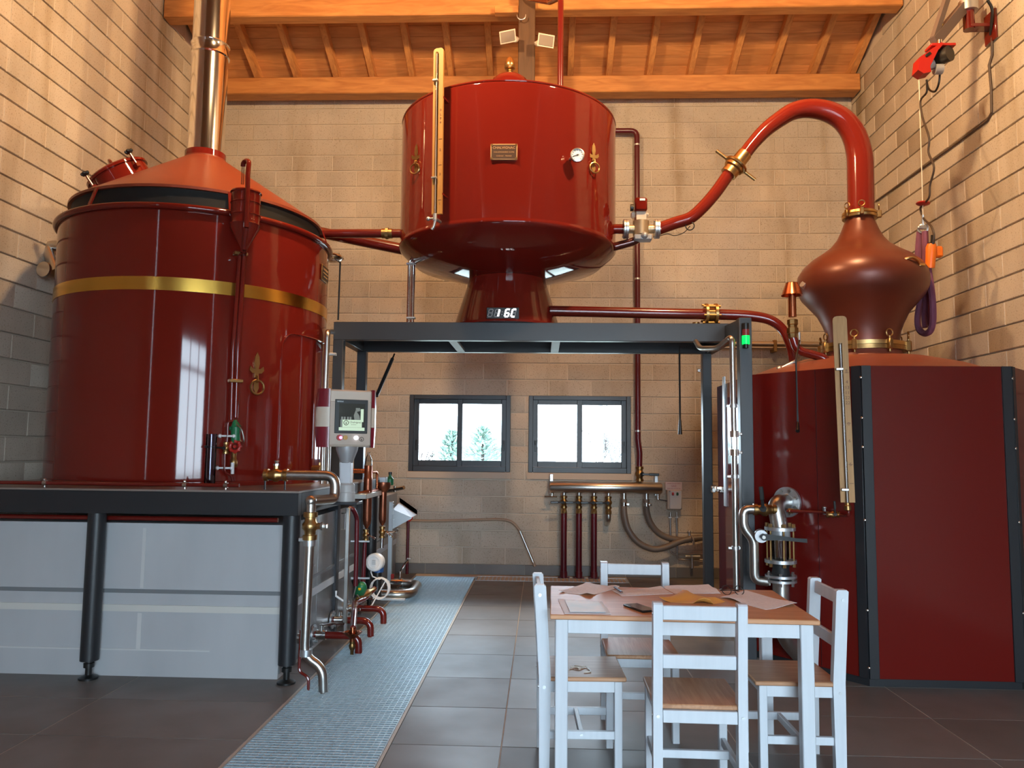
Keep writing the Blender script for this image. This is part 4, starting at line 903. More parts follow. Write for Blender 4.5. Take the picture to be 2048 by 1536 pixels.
for f in (.62,): m = MB(); n0 = V((d0.y, -d0.x, 0)); m.box(C[1]+(C[2]-C[1])*f+n0*.001+V((0, 0, bzt*.5+.03)), (.004, .004, bzt-.06), 0, Matrix((d0, -n0, V((0, 0, 1)))).transposed()); m.build('panel_seam', mat('seam_shadow_red', (.06, .005, .005), .4), bo)
# left panel: aluminium strips and latch
for px, w in ((1421, .06), (1451, .045)):
    q = onplane(px, 900, C[0], (-1, 0, 0)); m = MB(); m.box((1.529, q.y, (1.02+2.10)/2), (.012, w*1.6, 1.08 if px > 1430 else 1.16), .002); m.build('aluminium_strip', ZINC, bo)
m = MB(); q = onplane(1440, 975, C[0], (-1, 0, 0)); m.box((1.52, q.y, q.z), (.02, .36, .03), .004); m.box((1.50, q.y-.05, q.z-.01), (.03, .08, .05), .006); m.box((1.50, q.y+.12, q.z-.02), (.04, .05, .06), .006); m.build('toggle_latch', CHROME, bo)
SX, SY = 2.635, 6.38
zfl0 = P(1727, 695, Y=SY-.29).z
MB().lathe([(1.08, bzt-.06), (.98, bzt+.03), (.75, bzt+.12), (.5, bzt+.185), (.305, zfl0-.05), (.285, zfl0-.01), (.285, zfl0+.0)], (SX, SY, 0), n=64).build('pot_dome', mat('satin_red_brown_copper', (.24, .062, .034), .42, .15), bo)
zf0 = zfl0; MB().lathe([(.28, zf0-.005), (.325, zf0-.005), (.325, zf0+.028), (.28, zf0+.028)], (SX, SY, 0), n=64).build('lower_flange', BRASSD, bo)
hd = thing('still_head', (SX, SY, zf0), 'onion shaped brown copper still head with brass handle', 'still head')
zk2 = P(1722, 432, Y=SY).z; zw = P(1727, 575, Y=SY).z
def zz_(py): return P(1727, py, Y=SY).z
def rr_(l, r, py): return (r-l)/2/FPX*SY*1.0
prof = [(.268, zf0+.03)]
for (py, l, r) in ((668, 1660, 1795), (650, 1652, 1800), (630, 1640, 1807), (612, 1625, 1822), (595, 1612, 1838), (580, 1606, 1846), (565, 1605, 1848), (550, 1608, 1846), (535, 1618, 1837), (520, 1636, 1822), (508, 1655, 1803), (495, 1672, 1785), (480, 1684, 1772), (465, 1691, 1764), (450, 1696, 1757), (440, 1699, 1752)): prof.append((rr_(l, r, py)*1.005, zz_(py)))
prof.append((.105, zk2+.005))
MB().lathe(prof, (SX, SY, 0), n=72).build('onion_body', BROWN, hd)
MB().lathe([(.27, zf0+.031), (.325, zf0+.031), (.325, zf0+.062), (.27, zf0+.062)], (SX, SY, 0), n=64).build('upper_flange', BRASS, hd)
for k in range(8):
    th = R(-78+45*k); d = V((math.cos(th), math.sin(th), 0)); c = V((SX, SY, zf0))+d*.335; m = MB()
    m.box(c+V((0, 0, .028)), (.035, .045, .085), .006, Matrix.Rotation(th+math.pi/2, 3, 'Z')); m.cyl(c-V((0, 0, .035)), c+V((0, 0, .09)), .010, 8); m.torus(c+V((0, 0, .115)), d, .028, .006, 16, 6); m.build('eye_bolt_clamp', BRASSD, hd)
p = P(1774, 549, Y=SY-.43); rt = V((1, .1, 0)).normalized(); nn = V((.15, -1, .55)).normalized(); hw_ = P(1803, 549, Y=SY-.42).x-P(1731, 549, Y=SY-.42).x
pb = V((SX+.19, SY-.415, zz_(553)))
m = MB()
for s in (-1, 1): m.bar(pb+rt*s*hw_*.5, pb+rt*s*hw_*.27, .028, .012, nn, .004)
m.tube(spline([pb-rt*hw_*.30+nn*.006, pb-rt*hw_*.22+nn*.028+V((0, 0, .012)), pb+nn*.05+V((0, 0, .02)), pb+rt*hw_*.22+nn*.028+V((0, 0, .012)), pb+rt*hw_*.30+nn*.006], 6), .010, 8); m.build('brass_handle', BRASS, hd)
m = MB(); q = P(1599, 574, Y=SY); m.cyl((SX-.455, SY-.05, q.z-.02), (q.x, SY-.08, q.z+.01), .03, 12); m.build('side_boss', ZINC, hd)
# clamp ring and swan neck
nk = thing('swan_neck', (SX, SY, zk2), 'glossy red swan neck pipe arching from still head to motor valve', 'pipe')
zc = zk2; m = MB(); m.lathe([(.10, zc-.025), (.135, zc-.025), (.138, zc-.005), (.128, zc+.0), (.138, zc+.005), (.135, zc+.025), (.10, zc+.025)], (SX, SY, 0), n=36); m.build('clamp_ring', BRASS, nk)
for ang in (-150, -105, -20, 80):
    d = V((math.cos(R(ang)), math.sin(R(ang)), 0)); c = V((SX, SY, zc))+d*.148; m = MB(); m.box(c, (.03, .04, .06), .005, Matrix.Rotation(R(ang+90), 3, 'Z')); m.torus(c+V((0, 0, .065)), d, .024, .005, 14, 6); m.build('eye_bolt_clamp', BRASSD, nk)
pxp = [(1722, 425), (1721, 360), (1719, 310), (1707, 268), (1685, 239), (1655, 223), (1620, 217), (1588, 222), (1560, 238), (1530, 261), (1505, 288), (1488, 310)]
pts = [P(a, b, Y=SY-.0) for a, b in pxp]; pts = spline(pts, 5); rs = [.114-(.114-.068)*i/(len(pts)-1) for i in range(len(pts))]
rs = [.108 if i < 8 else r for i, r in enumerate(rs)]
tl = lambda i: .106-(.106-.056)*min(1, max(0, (i/(len(pts)-1)-.15)/.75))
MB().tube(pts, [tl(i) for i in range(len(pts))], 24).build('upper_neck', REDN, nk)
u0 = P(1487, 311, Y=SY); u1 = P(1458, 347, Y=SY); d = (u1-u0).normalized(); L_ = (u1-u0).length
m = MB(); m.lathe([(.062, -.02), (.062, L_*.42), (.098, L_*.46), (.105, L_*.52), (.098, L_*.58), (.085, L_*.60), (.085, L_*.72), (.078, L_*.74), (.070, L_*.78), (.070, L_+.01), (.055, L_+.012)], u0, d, 28); uc = m.build('brass_coupling', BRASS, nk)
e = u0+d*L_*.54; sd = d.cross(V((0, 1, 0))).normalized(); m = MB(); m.cyl(e-sd*.205, e-sd*.09, .014, 10); m.cyl(e+sd*.09, e+sd*.205, .014, 10); m.build('spanner_bar', BRASS, uc)
low = [u1, P(1432, 384, Y=SY), P(1405, 415, Y=SY+.0), P(1380, 436, Y=SY), P(1350, 446, Y=6.4), V((xs_(1317), 6.4, va.z))]
MB().tube(spline(low, 7), .052, 20).build('lower_neck', REDN, nk)
# vapour pipe from preheater foot to pot
vz = P(1200, 625, Y=6.42); b1 = P(1110, 621, Y=6.42)
pp = [P(1100, 622, Y=6.42), P(1200, 624, Y=6.42), P(1330, 627, Y=6.42), P(1440, 629, Y=6.42), P(1500, 632, Y=6.4), P(1540, 640, Y=6.38), P(1566, 660, Y=6.35), P(1580, 690, Y=6.3), P(1586, 722, Y=6.28)]
t = thing('wine_feed_pipe', pp[3], 'red pipe from preheater foot curving down into the pot dome', 'pipe')
MB().tube(spline(pp, 6), [.045]*4*6+[.045-.0005*i for i in range(25)], 18).build('pipe', REDP, t)
for px in (1412, 1431): q = P(px, 628, Y=6.42); m = MB(); m.cyl((q.x-.011, 6.42, q.z), (q.x+.011, 6.42, q.z), .088, 24); m.build('flange', BRASS, t)
q = P(1421.5, 628, Y=6.42); m = MB(); m.cyl((q.x-.04, 6.42, q.z), (q.x+.04, 6.42, q.z), .055, 18); bolts_on(m, q, (1, 0, 0), .078, 6, .010, .07); m.build('flange_bolts', BRASSD, t, kind='stuff')
q = P(1392, 645, Y=6.42); m = MB(); m.cyl((q.x, 6.42, gzt), (q.x, 6.42, q.z), .03, 12); m.build('pipe_support', BRASSD, t)

# ------------------------------------------------------------------ pipework on the furnace front
pn = V((d0.y, -d0.x, 0)); fc = onplane(1577, 1004, C[1], pn); fc = fc+pn*.0
t = thing('outlet_valve_train', (fc.x, fc.y, 0), 'steel outlet elbow with bolted flange, sight glass and black lever valve on the furnace', 'valve')
fr_ = .105
m = MB(); m.lathe([(.0, .006), (fr_, .006), (fr_, .028), (.06, .030), (.055, .04)], fc, pn, 40); fl = m.build('wall_flange', ZINC, t)
for k in range(8): a, b, _ = frame(pn); th = 2*math.pi*k/8+.39; q = fc+(a*math.cos(th)+b*math.sin(th))*.083; m = MB(); m.cyl(q+pn*.02, q+pn*.042, .013, 6); m.build('flange_bolt', STEEL, fl)
ex = onplane(1560, 1057, fc+pn*.16, pn); ax_ = V((ex.x, ex.y, 0)); er = .056
MB().tube(bend([fc+pn*.02, V((fc.x+pn.x*.16, fc.y+pn.y*.16, fc.z)), V((ex.x, ex.y, ex.z-.0))], .14, 10), er, 24).build('elbow', STEEL, t)
zc_ = lambda py: P(1560, py, Y=ex.y).z
cx, cy = ex.x, ex.y
def disc(py, name, r=.102, h=.022, n=6, mt=ZINC):
    z = zc_(py); m = MB(); m.cyl((cx, cy, z-h/2), (cx, cy, z+h/2), r, 36); m.build(name, mt, t); return z
z1 = disc(1057, 'upper_flange'); z2 = disc(1122, 'middle_flange', .104); z3 = disc(1152, 'lower_flange', .103, .016); z4 = disc(1161, 'bottom_flange', .103, .016)
for k in range(6):
    th = 2*math.pi*k/6+.5; q = V((cx+.088*math.cos(th), cy+.088*math.sin(th), 0)); m = MB(); m.cyl(q+V((0, 0, z2-.03)), q+V((0, 0, z1+.03)), .0065, 8); m.cyl(q+V((0, 0, z1+.01)), q+V((0, 0, z1+.035)), .013, 6); m.cyl(q+V((0, 0, z2-.035)), q+V((0, 0, z2-.012)), .012, 6); m.build('tie_rod', BRASS, t)
m = MB()
for k in range(6): th = 2*math.pi*k/6+.2; q = V((cx+.088*math.cos(th), cy+.088*math.sin(th), 0)); m.cyl(q+V((0, 0, z4-.03)), q+V((0, 0, z3+.025)), .010, 6)
m.build('lower_bolts', STEEL, t, kind='stuff')
zm_ = z1-.075; m = MB(); m.cyl((cx, cy, zm_), (cx, cy, z1-.01), .066, 28); m.build('butterfly_body', GREYM, t)
m = MB(); m.lathe([(.056, z2+.011), (.056, zm_), (.050, zm_), (.050, z2+.011)], (cx, cy, 0), n=28); m.build('sight_glass', TUBEG, t)
m = MB(); m.lathe([(.058, z3+.008), (.060, z3+.02), (.054, (z2+z3)/2), (.060, z2-.02), (.058, z2-.011)], (cx, cy, 0), n=28); m.build('rubber_bellows', RUBBER, t)
q = P(1523, 1073, Y=cy-.10); m = MB(); m.cyl((q.x, cy-.10, q.z), (q.x+.02, cy+.0, q.z), .042, 20); m.build('notch_plate', GREYM, t)
e = P(1616, 1082, Y=cy-.16); m = MB(); up_ = V((0, 0, 1)); m.prism([(0, .022), (.1, .018), ((e.x-q.x)*.75, .010), (e.x-q.x, .012), (e.x-q.x, -.014), ((e.x-q.x)*.75, -.012), (.1, -.012), (0, -.022), (-.02, 0)], (q.x, cy-.125, q.z), (1, 0, (e.z-q.z)/(e.x-q.x)), (0, 0, 1), (0, -.022, 0)); lv = m.build('black_lever', KNOBK, t)
MB().cyl((q.x, cy-.10, q.z), (q.x, cy-.158, q.z), .012, 8).build('lever_bolt', STEEL, lv)
zlow = P(1560, 1255, Y=cy).z; be = P(1610, 1325, Y=cy+.1)
MB().tube(bend([(cx, cy, z4), (cx, cy, zlow-.05), (cx+.22, cy+.12, zlow-.28)], .12, 8), .056, 22).build('lower_pipe', STEEL, t)
# bypass branch with brass ball valve
tb = thing('bypass_branch', (cx-.2, cy, 0), 'curved brushed steel bypass pipe with brass ball valve and black handle', 'pipe')
zb1 = P(1520, 1019, Y=cy).z; xl = P(1487, 1050, Y=cy).x; x2 = P(1508, 1100, Y=cy).x; zb2 = P(1520, 1160, Y=cy).z; br_ = .032
za = P(1490, 1055, Y=cy).z; zb3 = P(1500, 1080, Y=cy).z
MB().tube(bend([(P(1513, 1019, Y=cy).x, cy, zb1), (xl, cy, zb1), (xl, cy, za), (x2, cy, zb3), (x2, cy, zb2), (cx-.09, cy, zb2-.01)], [.055, .04, .04, .07], 7), br_, 18).build('pipe', STEEL, tb)
q = P(1530, 1019, Y=cy-.01); ballvalve(tb, (q.x, cy, zb1), (1, 0, 0), .030, (-.08, 0, 1), KNOBK, BRASSD, ll=.15, stem=(-.3, -.7, .1))
q = P(1506, 990, Y=cy-.07); text(tb, 'SFERACO', q+V((-.0, -.024, 0)), .022, PAPERW, (0, 0, 1), (-1, 0, 0), name='lettering') if False else None
MB().cyl((P(1541, 1019, Y=cy).x, cy, zb1), (cx-.02, cy+.0, zb1-.0), .026, 16).build('nipple', STEEL, tb)
# small red sampling line to the wooden gauge
ts = thing('gauge_feed_line', (2, 5.0, .9), 'small red pipe with brass valve feeding the furnace level gauge', 'pipe')
yl = cy-.02; zl1 = P(1600, 1022, Y=yl).z; x0_ = P(1588, 1021, Y=yl).x; x9 = P(1697, 1020, Y=4.98).x
MB().tube(bend([(x0_-.05, yl, zl1), (onplane(1640, 1021, C[1], pn).x, onplane(1640, 1021, C[1], pn).y-.06, zl1), (x9, 4.98, zl1), (x9, 4.98, zl1+.06)], .02, 4), .0095, 10).build('pipe', REDP, ts)
MB().lathe([(.014, 0), (.018, .005), (.018, .03), (.014, .035), (.014, .07)], (x0_-.04, yl, zl1), (1, 0, 0), 10).build('brass_fitting', BRASS, ts)
q = P(1665, 1022, Y=5.10); ballvalve(ts, (q.x, q.y-.01, zl1), (1, 0, 0), .015, (-.05, 0, 1), KNOBK, BRASSD, ll=.085, stem=(0, -1, .1))
q = onplane(1642, 1020, C[1], pn)+V((0, -.06, 0)); m = MB(); m.box(q, (.014, .03, .055), .004); m.ball(q+V((0, -.01, .02)), .010, 8); m.build('pipe_clip', ZINC, ts)
ga0 = P(1679, 632, Y=4.98); ga1 = P(1696, 1005, Y=4.98)
g, foot, up, rt, n = gauge('level_gauge', ga0, ga1, .085, .02, (-.30, -1, 0), 'tall wooden level gauge in front of the red furnace panel', (.69, .42, .20, .10), (.71, .068), -.02, .85, -.05, ((.69, '8'), (.63, '4'), (.60, '13'), (.572, '11'), (.545, '22'), (.518, '22'), (.405, '0'), (.315, '6'), (.19, '5')))
MB().lathe([(.016, -.05), (.022, -.045), (.022, -.02), (.017, -.015), (.017, 0)], foot-up*.0, up, 12).build('brass_socket', BRASSD, g)
MB().box(ga1+up*.9-n*.045, (.03, .07, .03), .003).build('wall_bracket', REDP, g)
# copper vent and pipes on the pot dome
vt = thing('copper_vent', P(1585, 660, Y=6.1), 'bright copper vent cowl standing on a red elbow beside the still head', 'vent'); vy = 6.05
vz_ = lambda py: P(1585, py, Y=vy).z; vx = P(1585, 640, Y=vy).x
MB().lathe([(.045, vz_(566)), (.080, vz_(590)), (.082, vz_(591)), (.078, vz_(589)), (.03, vz_(580))][::-1], (vx, vy, 0), n=32).build('cowl', COPPER, vt)
MB().lathe([(0, vz_(565.5)), (.047, vz_(566))][::-1], (vx, vy, 0), n=32).build('cowl_top', COPPER, vt)
MB().cyl((vx, vy, vz_(582)), (vx, vy, vz_(634)), .030, 24).build('copper_tube', COPPER, vt)
MB().lathe([(.03, 0), (.036, .01), (.04, .04), (.046, .045), (.046, .085), (.036, .09), (.036, .11), (.042, .115), (.042, .15), (.032, .155)][::1], (vx, vy, vz_(678)), n=8).build('brass_union', BRASSD, vt)
pj = P(1600, 706, Y=vy); pe = P(1650, 716, Y=5.98); pf = P(1664, 722, Y=6.0)
MB().tube(bend([(vx, vy, vz_(675)), (vx+.03, vy, pj.z+.02), pe, pf+V((0, 0, -.07))], [.07, .05], 7), .033, 16).build('red_elbow', REDP, vt)
m = MB(); m.cyl(P(1560, 738, Y=6.1), P(1592, 722, Y=6.1), .014, 10); m.ball(P(1559, 738, Y=6.1), .025, 10); m.build('side_plug', ZINC, vt)
t = thing('pull_rod', P(1602, 868, Y=5.3), 'black hanging pull rod in front of the red furnace panel', 'rod'); y_ = 5.95
a = P(1599, 680, Y=vy-.03); a = V((a.x, vy-.03, a.z)); b = onplane(1604, 845, C[1], pn)+pn*.05
a2 = onplane(1600, 722, C[1], pn)+pn*.05; MB().tube([a, a2, b], .006, 8).build('rod', KNOBK, t); MB().tube([b, b+(b-a).normalized()*.09], [.008, .014], 10).build('handle', KNOBK, t); MB().cyl(a+V((0, 0, -.03)), a+V((0, 0, .06)), .010, 8).build('clevis', ZINC, t)
t = thing('pull_switch', P(1360, 868, Y=6.3), 'black pull cord with grip hanging from the gantry before the wall', 'cord'); a = P(1360, 708, Y=6.5); b = P(1360, 840, Y=6.5)
MB().cyl(V((b.x, 6.5, gzb+.002)), V((b.x, 6.5, b.z)), .008, 8).build('cord', KNOBK, t); MB().tube([V((b.x, 6.5, b.z)), V((b.x, 6.5, b.z-.12))], [.010, .018], 10).build('grip', KNOBK, t)
# stainless process pipe on the front post
t = thing('sight_glass_pipe', P(1466, 1170, Y=5.6), 'brushed steel pipe with sight glass clamped to the black gantry post', 'pipe'); yy = 5.50
def wp(px, py, y): return P(px, py, Y=y)
top = wp(1464, 672, yy); xg = top.x; zs0 = wp(1466, 868, yy).z; zs1 = wp(1466, 905, yy).z; pr2 = .020
MB().tube(bend([wp(1392, 683, 6.1), wp(1400, 697, 5.95)+V((0, 0, 0)), wp(1434, 697, 5.7), V((xg, yy, top.z)), V((xg+.003, yy, zs0))], [.06, .05, .05], 7), pr2, 16).build('upper_pipe', STEEL, t)
MB().cyl((xg+.004, yy, zs1), (xg+.006, yy, 0), pr2, 16).build('lower_pipe', STEEL, t)
MB().cyl((xg+.004, yy, zs1), (xg+.004, yy, zs0), .022, 16).build('sight_glass', TUBEG, t)
for z in (zs0, zs1): m = MB(); m.cyl((xg+.004, yy, z-.022), (xg+.004, yy, z+.022), .031, 18); m.box((xg+.045, yy+.01, z), (.035, .02, .02), .003); m.build('tri_clamp', CHROME, t)
for py in (812, 953, 1096): z = wp(1466, py, yy).z; m = MB(); m.cyl((xg+.003, yy, z-.012), (xg+.003, yy, z+.012), .027, 14); m.box((xg-.032, yy, z), (.03, .012, .016), .002); m.cyl((xg+.02, yy, z), (xg+.03, 5.6, z), .016, 10); m.build('pipe_clip', ZINC, t)
# steel pipes along the back wall behind the pot
for py, r, lab in ((690, .035, 'upper brushed steel pipe on the back wall behind the still head'), (697.5, .02, 'lower thin steel pipe on the back wall behind the still head')):
    a = P(1480, py-2, Y=9.12); z = a.z; m = MB(); m.cyl((1.9, 9.12, z), (3.5, 9.12, z), r, 12); m.solo('wall_pipe', mat('warm_steel', (.60, .50, .40), .3, 1.), lab, 'pipe')
q = P(1550, 692, Y=9.1); m = MB(); m.box(q+V((0, .06, 0)), (.04, .16, .14), .005); m.solo('pipe_bracket', BRASSD, 'small bracket holding the steel wall pipes', 'bracket')
# edge of another unit past the right black strip
m = MB(); q = P(2040, 905, Y=5.35); m.cyl(q, q+V((.1, .15, 0)), .02, 12); m.solo('copper_fitting', COPPER, 'copper fitting at the picture edge beside the black furnace strip', 'fitting')
m = MB(); q = P(2037, 917, Y=5.3); m.cyl(q, q+V((.12, .12, 0)), .012, 12); m.solo('steel_rod', STEEL, 'short steel rod at the picture edge under the copper fitting', 'rod')

# ------------------------------------------------------------------ equipment on the back wall
mz = P(1200, 975, Y=9.12).z; mx0 = P(1098, 970, Y=9.12).x; mx1 = P(1324, 977, Y=9.12).x; my = 9.11; mr = .068
t = thing('steel_manifold', ((mx0+mx1)/2, my, mz), 'long brushed steel manifold on the back wall under the second window', 'manifold')
MB().lathe([(0, 0), (mr*.8, .002), (mr, .02), (mr, mx1-mx0-.02), (mr*.8, mx1-mx0-.002), (0, mx1-mx0)], (mx0, my, mz), (1, 0, 0), 28).build('header_tube', STEEL, t)
for x in (mx0+.03, mx1-.06): m = MB(); m.box((x, 9.20, mz+.03), (.04, .09, .24), .004); m.build('wall_bracket', ZINC, t)
vx_ = [P(px, 1000, Y=my).x for px in (1128, 1158, 1188, 1217)]
zp = P(1188, 1018, Y=my).z; zv = mz-mr-.105
for i, x in enumerate(vx_):
    MB().cyl((x, my, mz-mr+.01), (x, my, zv+.08), .024, 12).build('outlet_stub', STEEL, t)
    ballvalve(t, (x, my, zv), (0, 0, 1), .028, (-1, -.05, 0), KNOBK, BRASSD, ll=.145, stem=(-.2, -1, 0))
    m = MB(); m.lathe([(.028, -.14), (.036, -.13), (.036, -.10), (.030, -.09), (.03, -.07)], (x, my, zv), n=8); m.build('union_nut', BRASS, t)
x = vx_[3]; m = MB(); m.tube(bend([(x, my, zv-.13), (x, my, zv-.2), (x-.01, 9.245, zv-.26)], .05), .03, 14); m.build('wall_outlet', STEEL, t)
x = P(1099, 993, Y=my).x; m = MB(); m.cyl((x+.03, my, mz-mr), (x+.03, my, mz-mr-.05), .022, 10); m.cyl((x-.06, my-.02, mz-mr-.045), (x+.09, my-.02, mz-mr-.045), .008, 8); m.build('end_tap', CHROME, t)
x = P(1316, 995, Y=my).x; m = MB(); m.cyl((x, my, mz-mr), (x, my, mz-mr-.06), .02, 10); m.bar((x, my-.03, mz-mr-.06), (x+.10, my-.03, mz-mr-.075), .02, .012); m.build('end_tap', CHROME, t)
zz = P(1276, 948, Y=my).z; gx_ = xd+.015; ballvalve(t, (gx_, 9.15-.03, zz-.0), (0, 0, 1), .034, (1, -.02, -.02), KNOBK, BRASSD, ll=.19, stem=(.3, -1, 0))
for i, x in enumerate(vx_[:3]):
    o = thing('red_drop_pipe', (x, my, 0), ['red drop pipe under the manifold, the one nearest the first window', 'red drop pipe under the manifold, between two others alike', 'red drop pipe under the manifold, the one nearest the hoses'][i], 'pipe', 'red drop pipes under the manifold')
    MB().cyl((x, my, .012), (x, my, zv-.13), .036, 18).build('pipe', MAROON, o); m = MB(); m.cyl((x, my, .002), (x, my, .075), .042, 18); m.box((x, my, .008), (.13, .05, .012), .003); m.build('foot_sleeve', MAROON, o)
hx = [P(px, 1000, Y=my).x for px in (1248, 1293)]
h1 = [(1248, 1004), (1249, 1030), (1257, 1060), (1277, 1085), (1305, 1098), (1330, 1095), (1360, 1083), (1385, 1077), (1410, 1075)]
h2 = [(1293, 1004), (1294, 1025), (1302, 1048), (1320, 1068), (1345, 1078), (1375, 1080), (1410, 1074)]
for nm, h, lab, x in (('hose', h1, 'longer grey brown hose looping from the manifold to the furnace', hx[0]), ('hose', h2, 'shorter grey brown hose from the manifold end to the furnace', hx[1])):
    o = thing('hose', (x, my, mz-.3), lab, 'hose'); dy = -.05 if h is h1 else .02
    pts = [V((x, my, mz-mr-.06))]+[P(a, b, Y=my+dy*min(1, i/3)) for i, (a, b) in enumerate(h)]
    MB().tube(spline(pts, 6), .036, 14).build('hose_body', HOSE, o); m = MB(); m.cyl((x, my, mz-mr+.01), (x, my, mz-mr-.10), .030, 14); m.build('hose_tail', STEEL, o); m = MB(); m.cyl((x, my, mz-mr-.10), (x, my, mz-mr-.14), .042, 14); m.box((x+.045, my-.02, mz-mr-.12), (.03, .03, .03), .004); m.build('hose_clamp', CHROME, o)
# gas switch box with sign
c = P(1348, 999, Y=9.2); sc = 9.2/FPX
t = thing('gas_switch_box', c, 'grey gas shut-off box with red and green buttons under a pink sign', 'switch')
MB().box((c.x, 9.20, c.z), (.175, .09, .235), .012).build('box', BEIGE, t); MB().box((c.x+.01, 9.150, c.z-.002), (.142, .014, .215), .010).build('cover', PLAS, t)
for dx, mt in ((-.022, REDPL), (.03, mat('dark_green_button', (.01, .07, .03), .4))): MB().box((c.x+dx, 9.140, c.z+.068), (.026, .02, .036), .006).build('push_button', mt, t)
for dx, dz in ((-.058, .098), (.075, -.10)): MB().cyl((c.x+dx, 9.145, c.z+dz), (c.x+dx, 9.138, c.z+dz), .008, 8).build('corner_screw', GREYD, t)
s_ = P(1347, 972, Y=9.18); m = MB(); m.box((s_.x, 9.17, s_.z), (.195, .012, .095), .003); sg = m.build('sign_plate', mat('pink_sign', (.72, .55, .48), .5), t)
for tx, dz, sz in (('VANNE DE SECURITE', .028, .0165), ('GAZ', .0, .030), ('FERMETURE / OUVERTURE', -.030, .0135)): text(sg, tx, (s_.x, 9.163, s_.z+dz), sz, INKR)
for px, lab in ((1341, 'thin steel conduit under the gas box, the one nearer the hoses'), (1354, 'thin steel conduit under the gas box, the one nearer the furnace')):
    x = P(px, 1030, Y=9.2).x; z0 = P(px, 1025, Y=9.2).z; ze = P(px, 1108 if px < 1350 else 1119, Y=9.2).z; xe = P(1412, 1100, Y=9.2).x
    o = thing('conduit', (x, 9.2, ze), lab, 'pipe'); MB().tube(bend([(x, 9.21, z0), (x, 9.21, ze), (xe, 9.21, ze)], .05), .012, 10).build('pipe', STEEL, o); q = P(px, 1035, Y=9.2).z; m = MB(); m.box((x-.008, 9.2, q), (.045, .03, .014), .003); m.build('pipe_clip', ZINC, o)
x = P(1384, 1120, Y=9.18).x; z = P(1384, 1113, Y=9.18).z; m = MB(); m.cyl((x, 9.17, .125), (x, 9.17, z+.02), .018, 12); m.cyl((x-.08, 9.17, z), (x+.09, 9.17, z), .020, 12); m.solo('pipe_tee', STEEL, 'steel tee with a short vertical pipe low on the back wall', 'pipe')
for px, py in ((1380, 1066), (1386, 1076)): pass
m = MB(); a = P(1379, 1085, Y=9.08); m.cyl(a, a+V((0, 0, .12)), .018, 10); m.ball(a+V((0, 0, .12)), .022, 8); m.solo('air_vent', ZINC, 'small steel vent fitting rising between the hoses', 'valve')
m = MB(); a = P(1386, 1090, Y=9.0); m.torus(a+V((0, 0, .05)), (1, 0, .2), .045, .009, 16, 6); m.solo('hose_ring', ZINC, 'steel ring clamp round the two hoses', 'clamp')
m = MB(); a = P(1398, 741, Y=6.95); m.box(a, (.03, .02, .03), .004); m.solo('post_plug', CHROME, 'tiny chrome plug on the rear gantry post', 'fitting')
# wand hose and pipe at the left of the back wall
pts = [P(817, 1041, Y=9.2), P(870, 1042, Y=9.2), P(950, 1040, Y=9.2), P(1010, 1040, Y=9.19), P(1035, 1055, Y=9.18), P(1052, 1090, Y=9.16), P(1070, 1133, Y=9.12)]
t = thing('wash_hose', pts[-1], 'beige wash hose held along the back wall under the first window', 'hose'); MB().tube(spline(pts, 6), .016, 10).build('hose_body', mat('beige_hose', (.36, .25, .17), .5), t); MB().tube([P(1040, 1062, Y=9.17), P(1070, 1133, Y=9.12)], .014, 10).build('lance', STEEL, t)
q = P(818, 1036, Y=9.19); m = MB(); m.torus(q, (.2, -1, 0), .035, .012, 14, 6); m.build('hose_tap', REDPL, t)
x = P(815, 1090, Y=9.18).x; t = thing('red_drop_pipe', (x, 9.18, 0), 'thin dark red pipe on the back wall beside the basin end', 'pipe'); MB().cyl((x, 9.19, 0), (x, 9.19, P(815, 1042, Y=9.18).z), .018, 12).build('pipe', MAROON, t); q = P(815, 1117, Y=9.18).z; MB().box((x+.02, 9.19, q), (.05, .05, .016), .003).build('pipe_clip', ZINC, t)
# rods and steam pipes between tank and gantry
xq = P(680, 518, Y=6.9); t = thing('hanging_rod', (xq.x, 6.9, gzt), 'thin black rod hanging from a steel dome bracket beside the wide tank', 'rod')
MB().cyl((xq.x, 6.9, P(683, 640, Y=6.9).z), (xq.x+.003, 6.9, xq.z), .008, 8).build('rod', KNOBK, t); m = MB(); m.ball(P(666, 516, Y=6.85), .10, 16, 0, (0, 0, 1), .45); m.cyl(P(675, 512, Y=6.85), xq, .03, 12, .02); m.build('dome_bracket', CHROME, t)
a = P(655, 663, Y=6.0); t = thing('steel_riser_pipe', P(655, 940, Y=6.0), 'slender steel riser pipe between the wide tank and the gantry post', 'pipe')
MB().tube(bend([P(668, 664, Y=6.3), a, P(650, 800, Y=6.0), P(648, 945, Y=6.0)], .05), .022, 14).build('pipe', STEEL, t)
q = P(655, 708, Y=5.99); MB().box(q+V((.02, .02, 0)), (.09, .03, .022), .003).build('pipe_clip', ZINC, t)
for px, lab in ((645, 'front'), (657, 'rear')):
    x = P(px, 920, Y=5.9); m = MB(); m.cyl((x.x, 5.9, DZ+.001), (x.x, 5.9, P(px, 893, Y=5.9).z), .016, 12); m.solo('steel_stub_pipe', STEEL, 'short steel pipe below the control panel, '+('nearer the wide tank' if lab == 'front' else 'nearer the gantry post'), 'pipe')
q = P(634, 938, Y=5.9); m = MB(); m.cyl(q-V((.03, 0, 0)), q+V((.04, -.02, .0)), .03, 12); m.cyl(q+V((.02, 0, 0)), q+V((.02, 0, .05)), .012, 8); m.solo('brass_tap', BRASS, 'brass tap at the foot of the wide tank behind the drain pipe', 'tap')

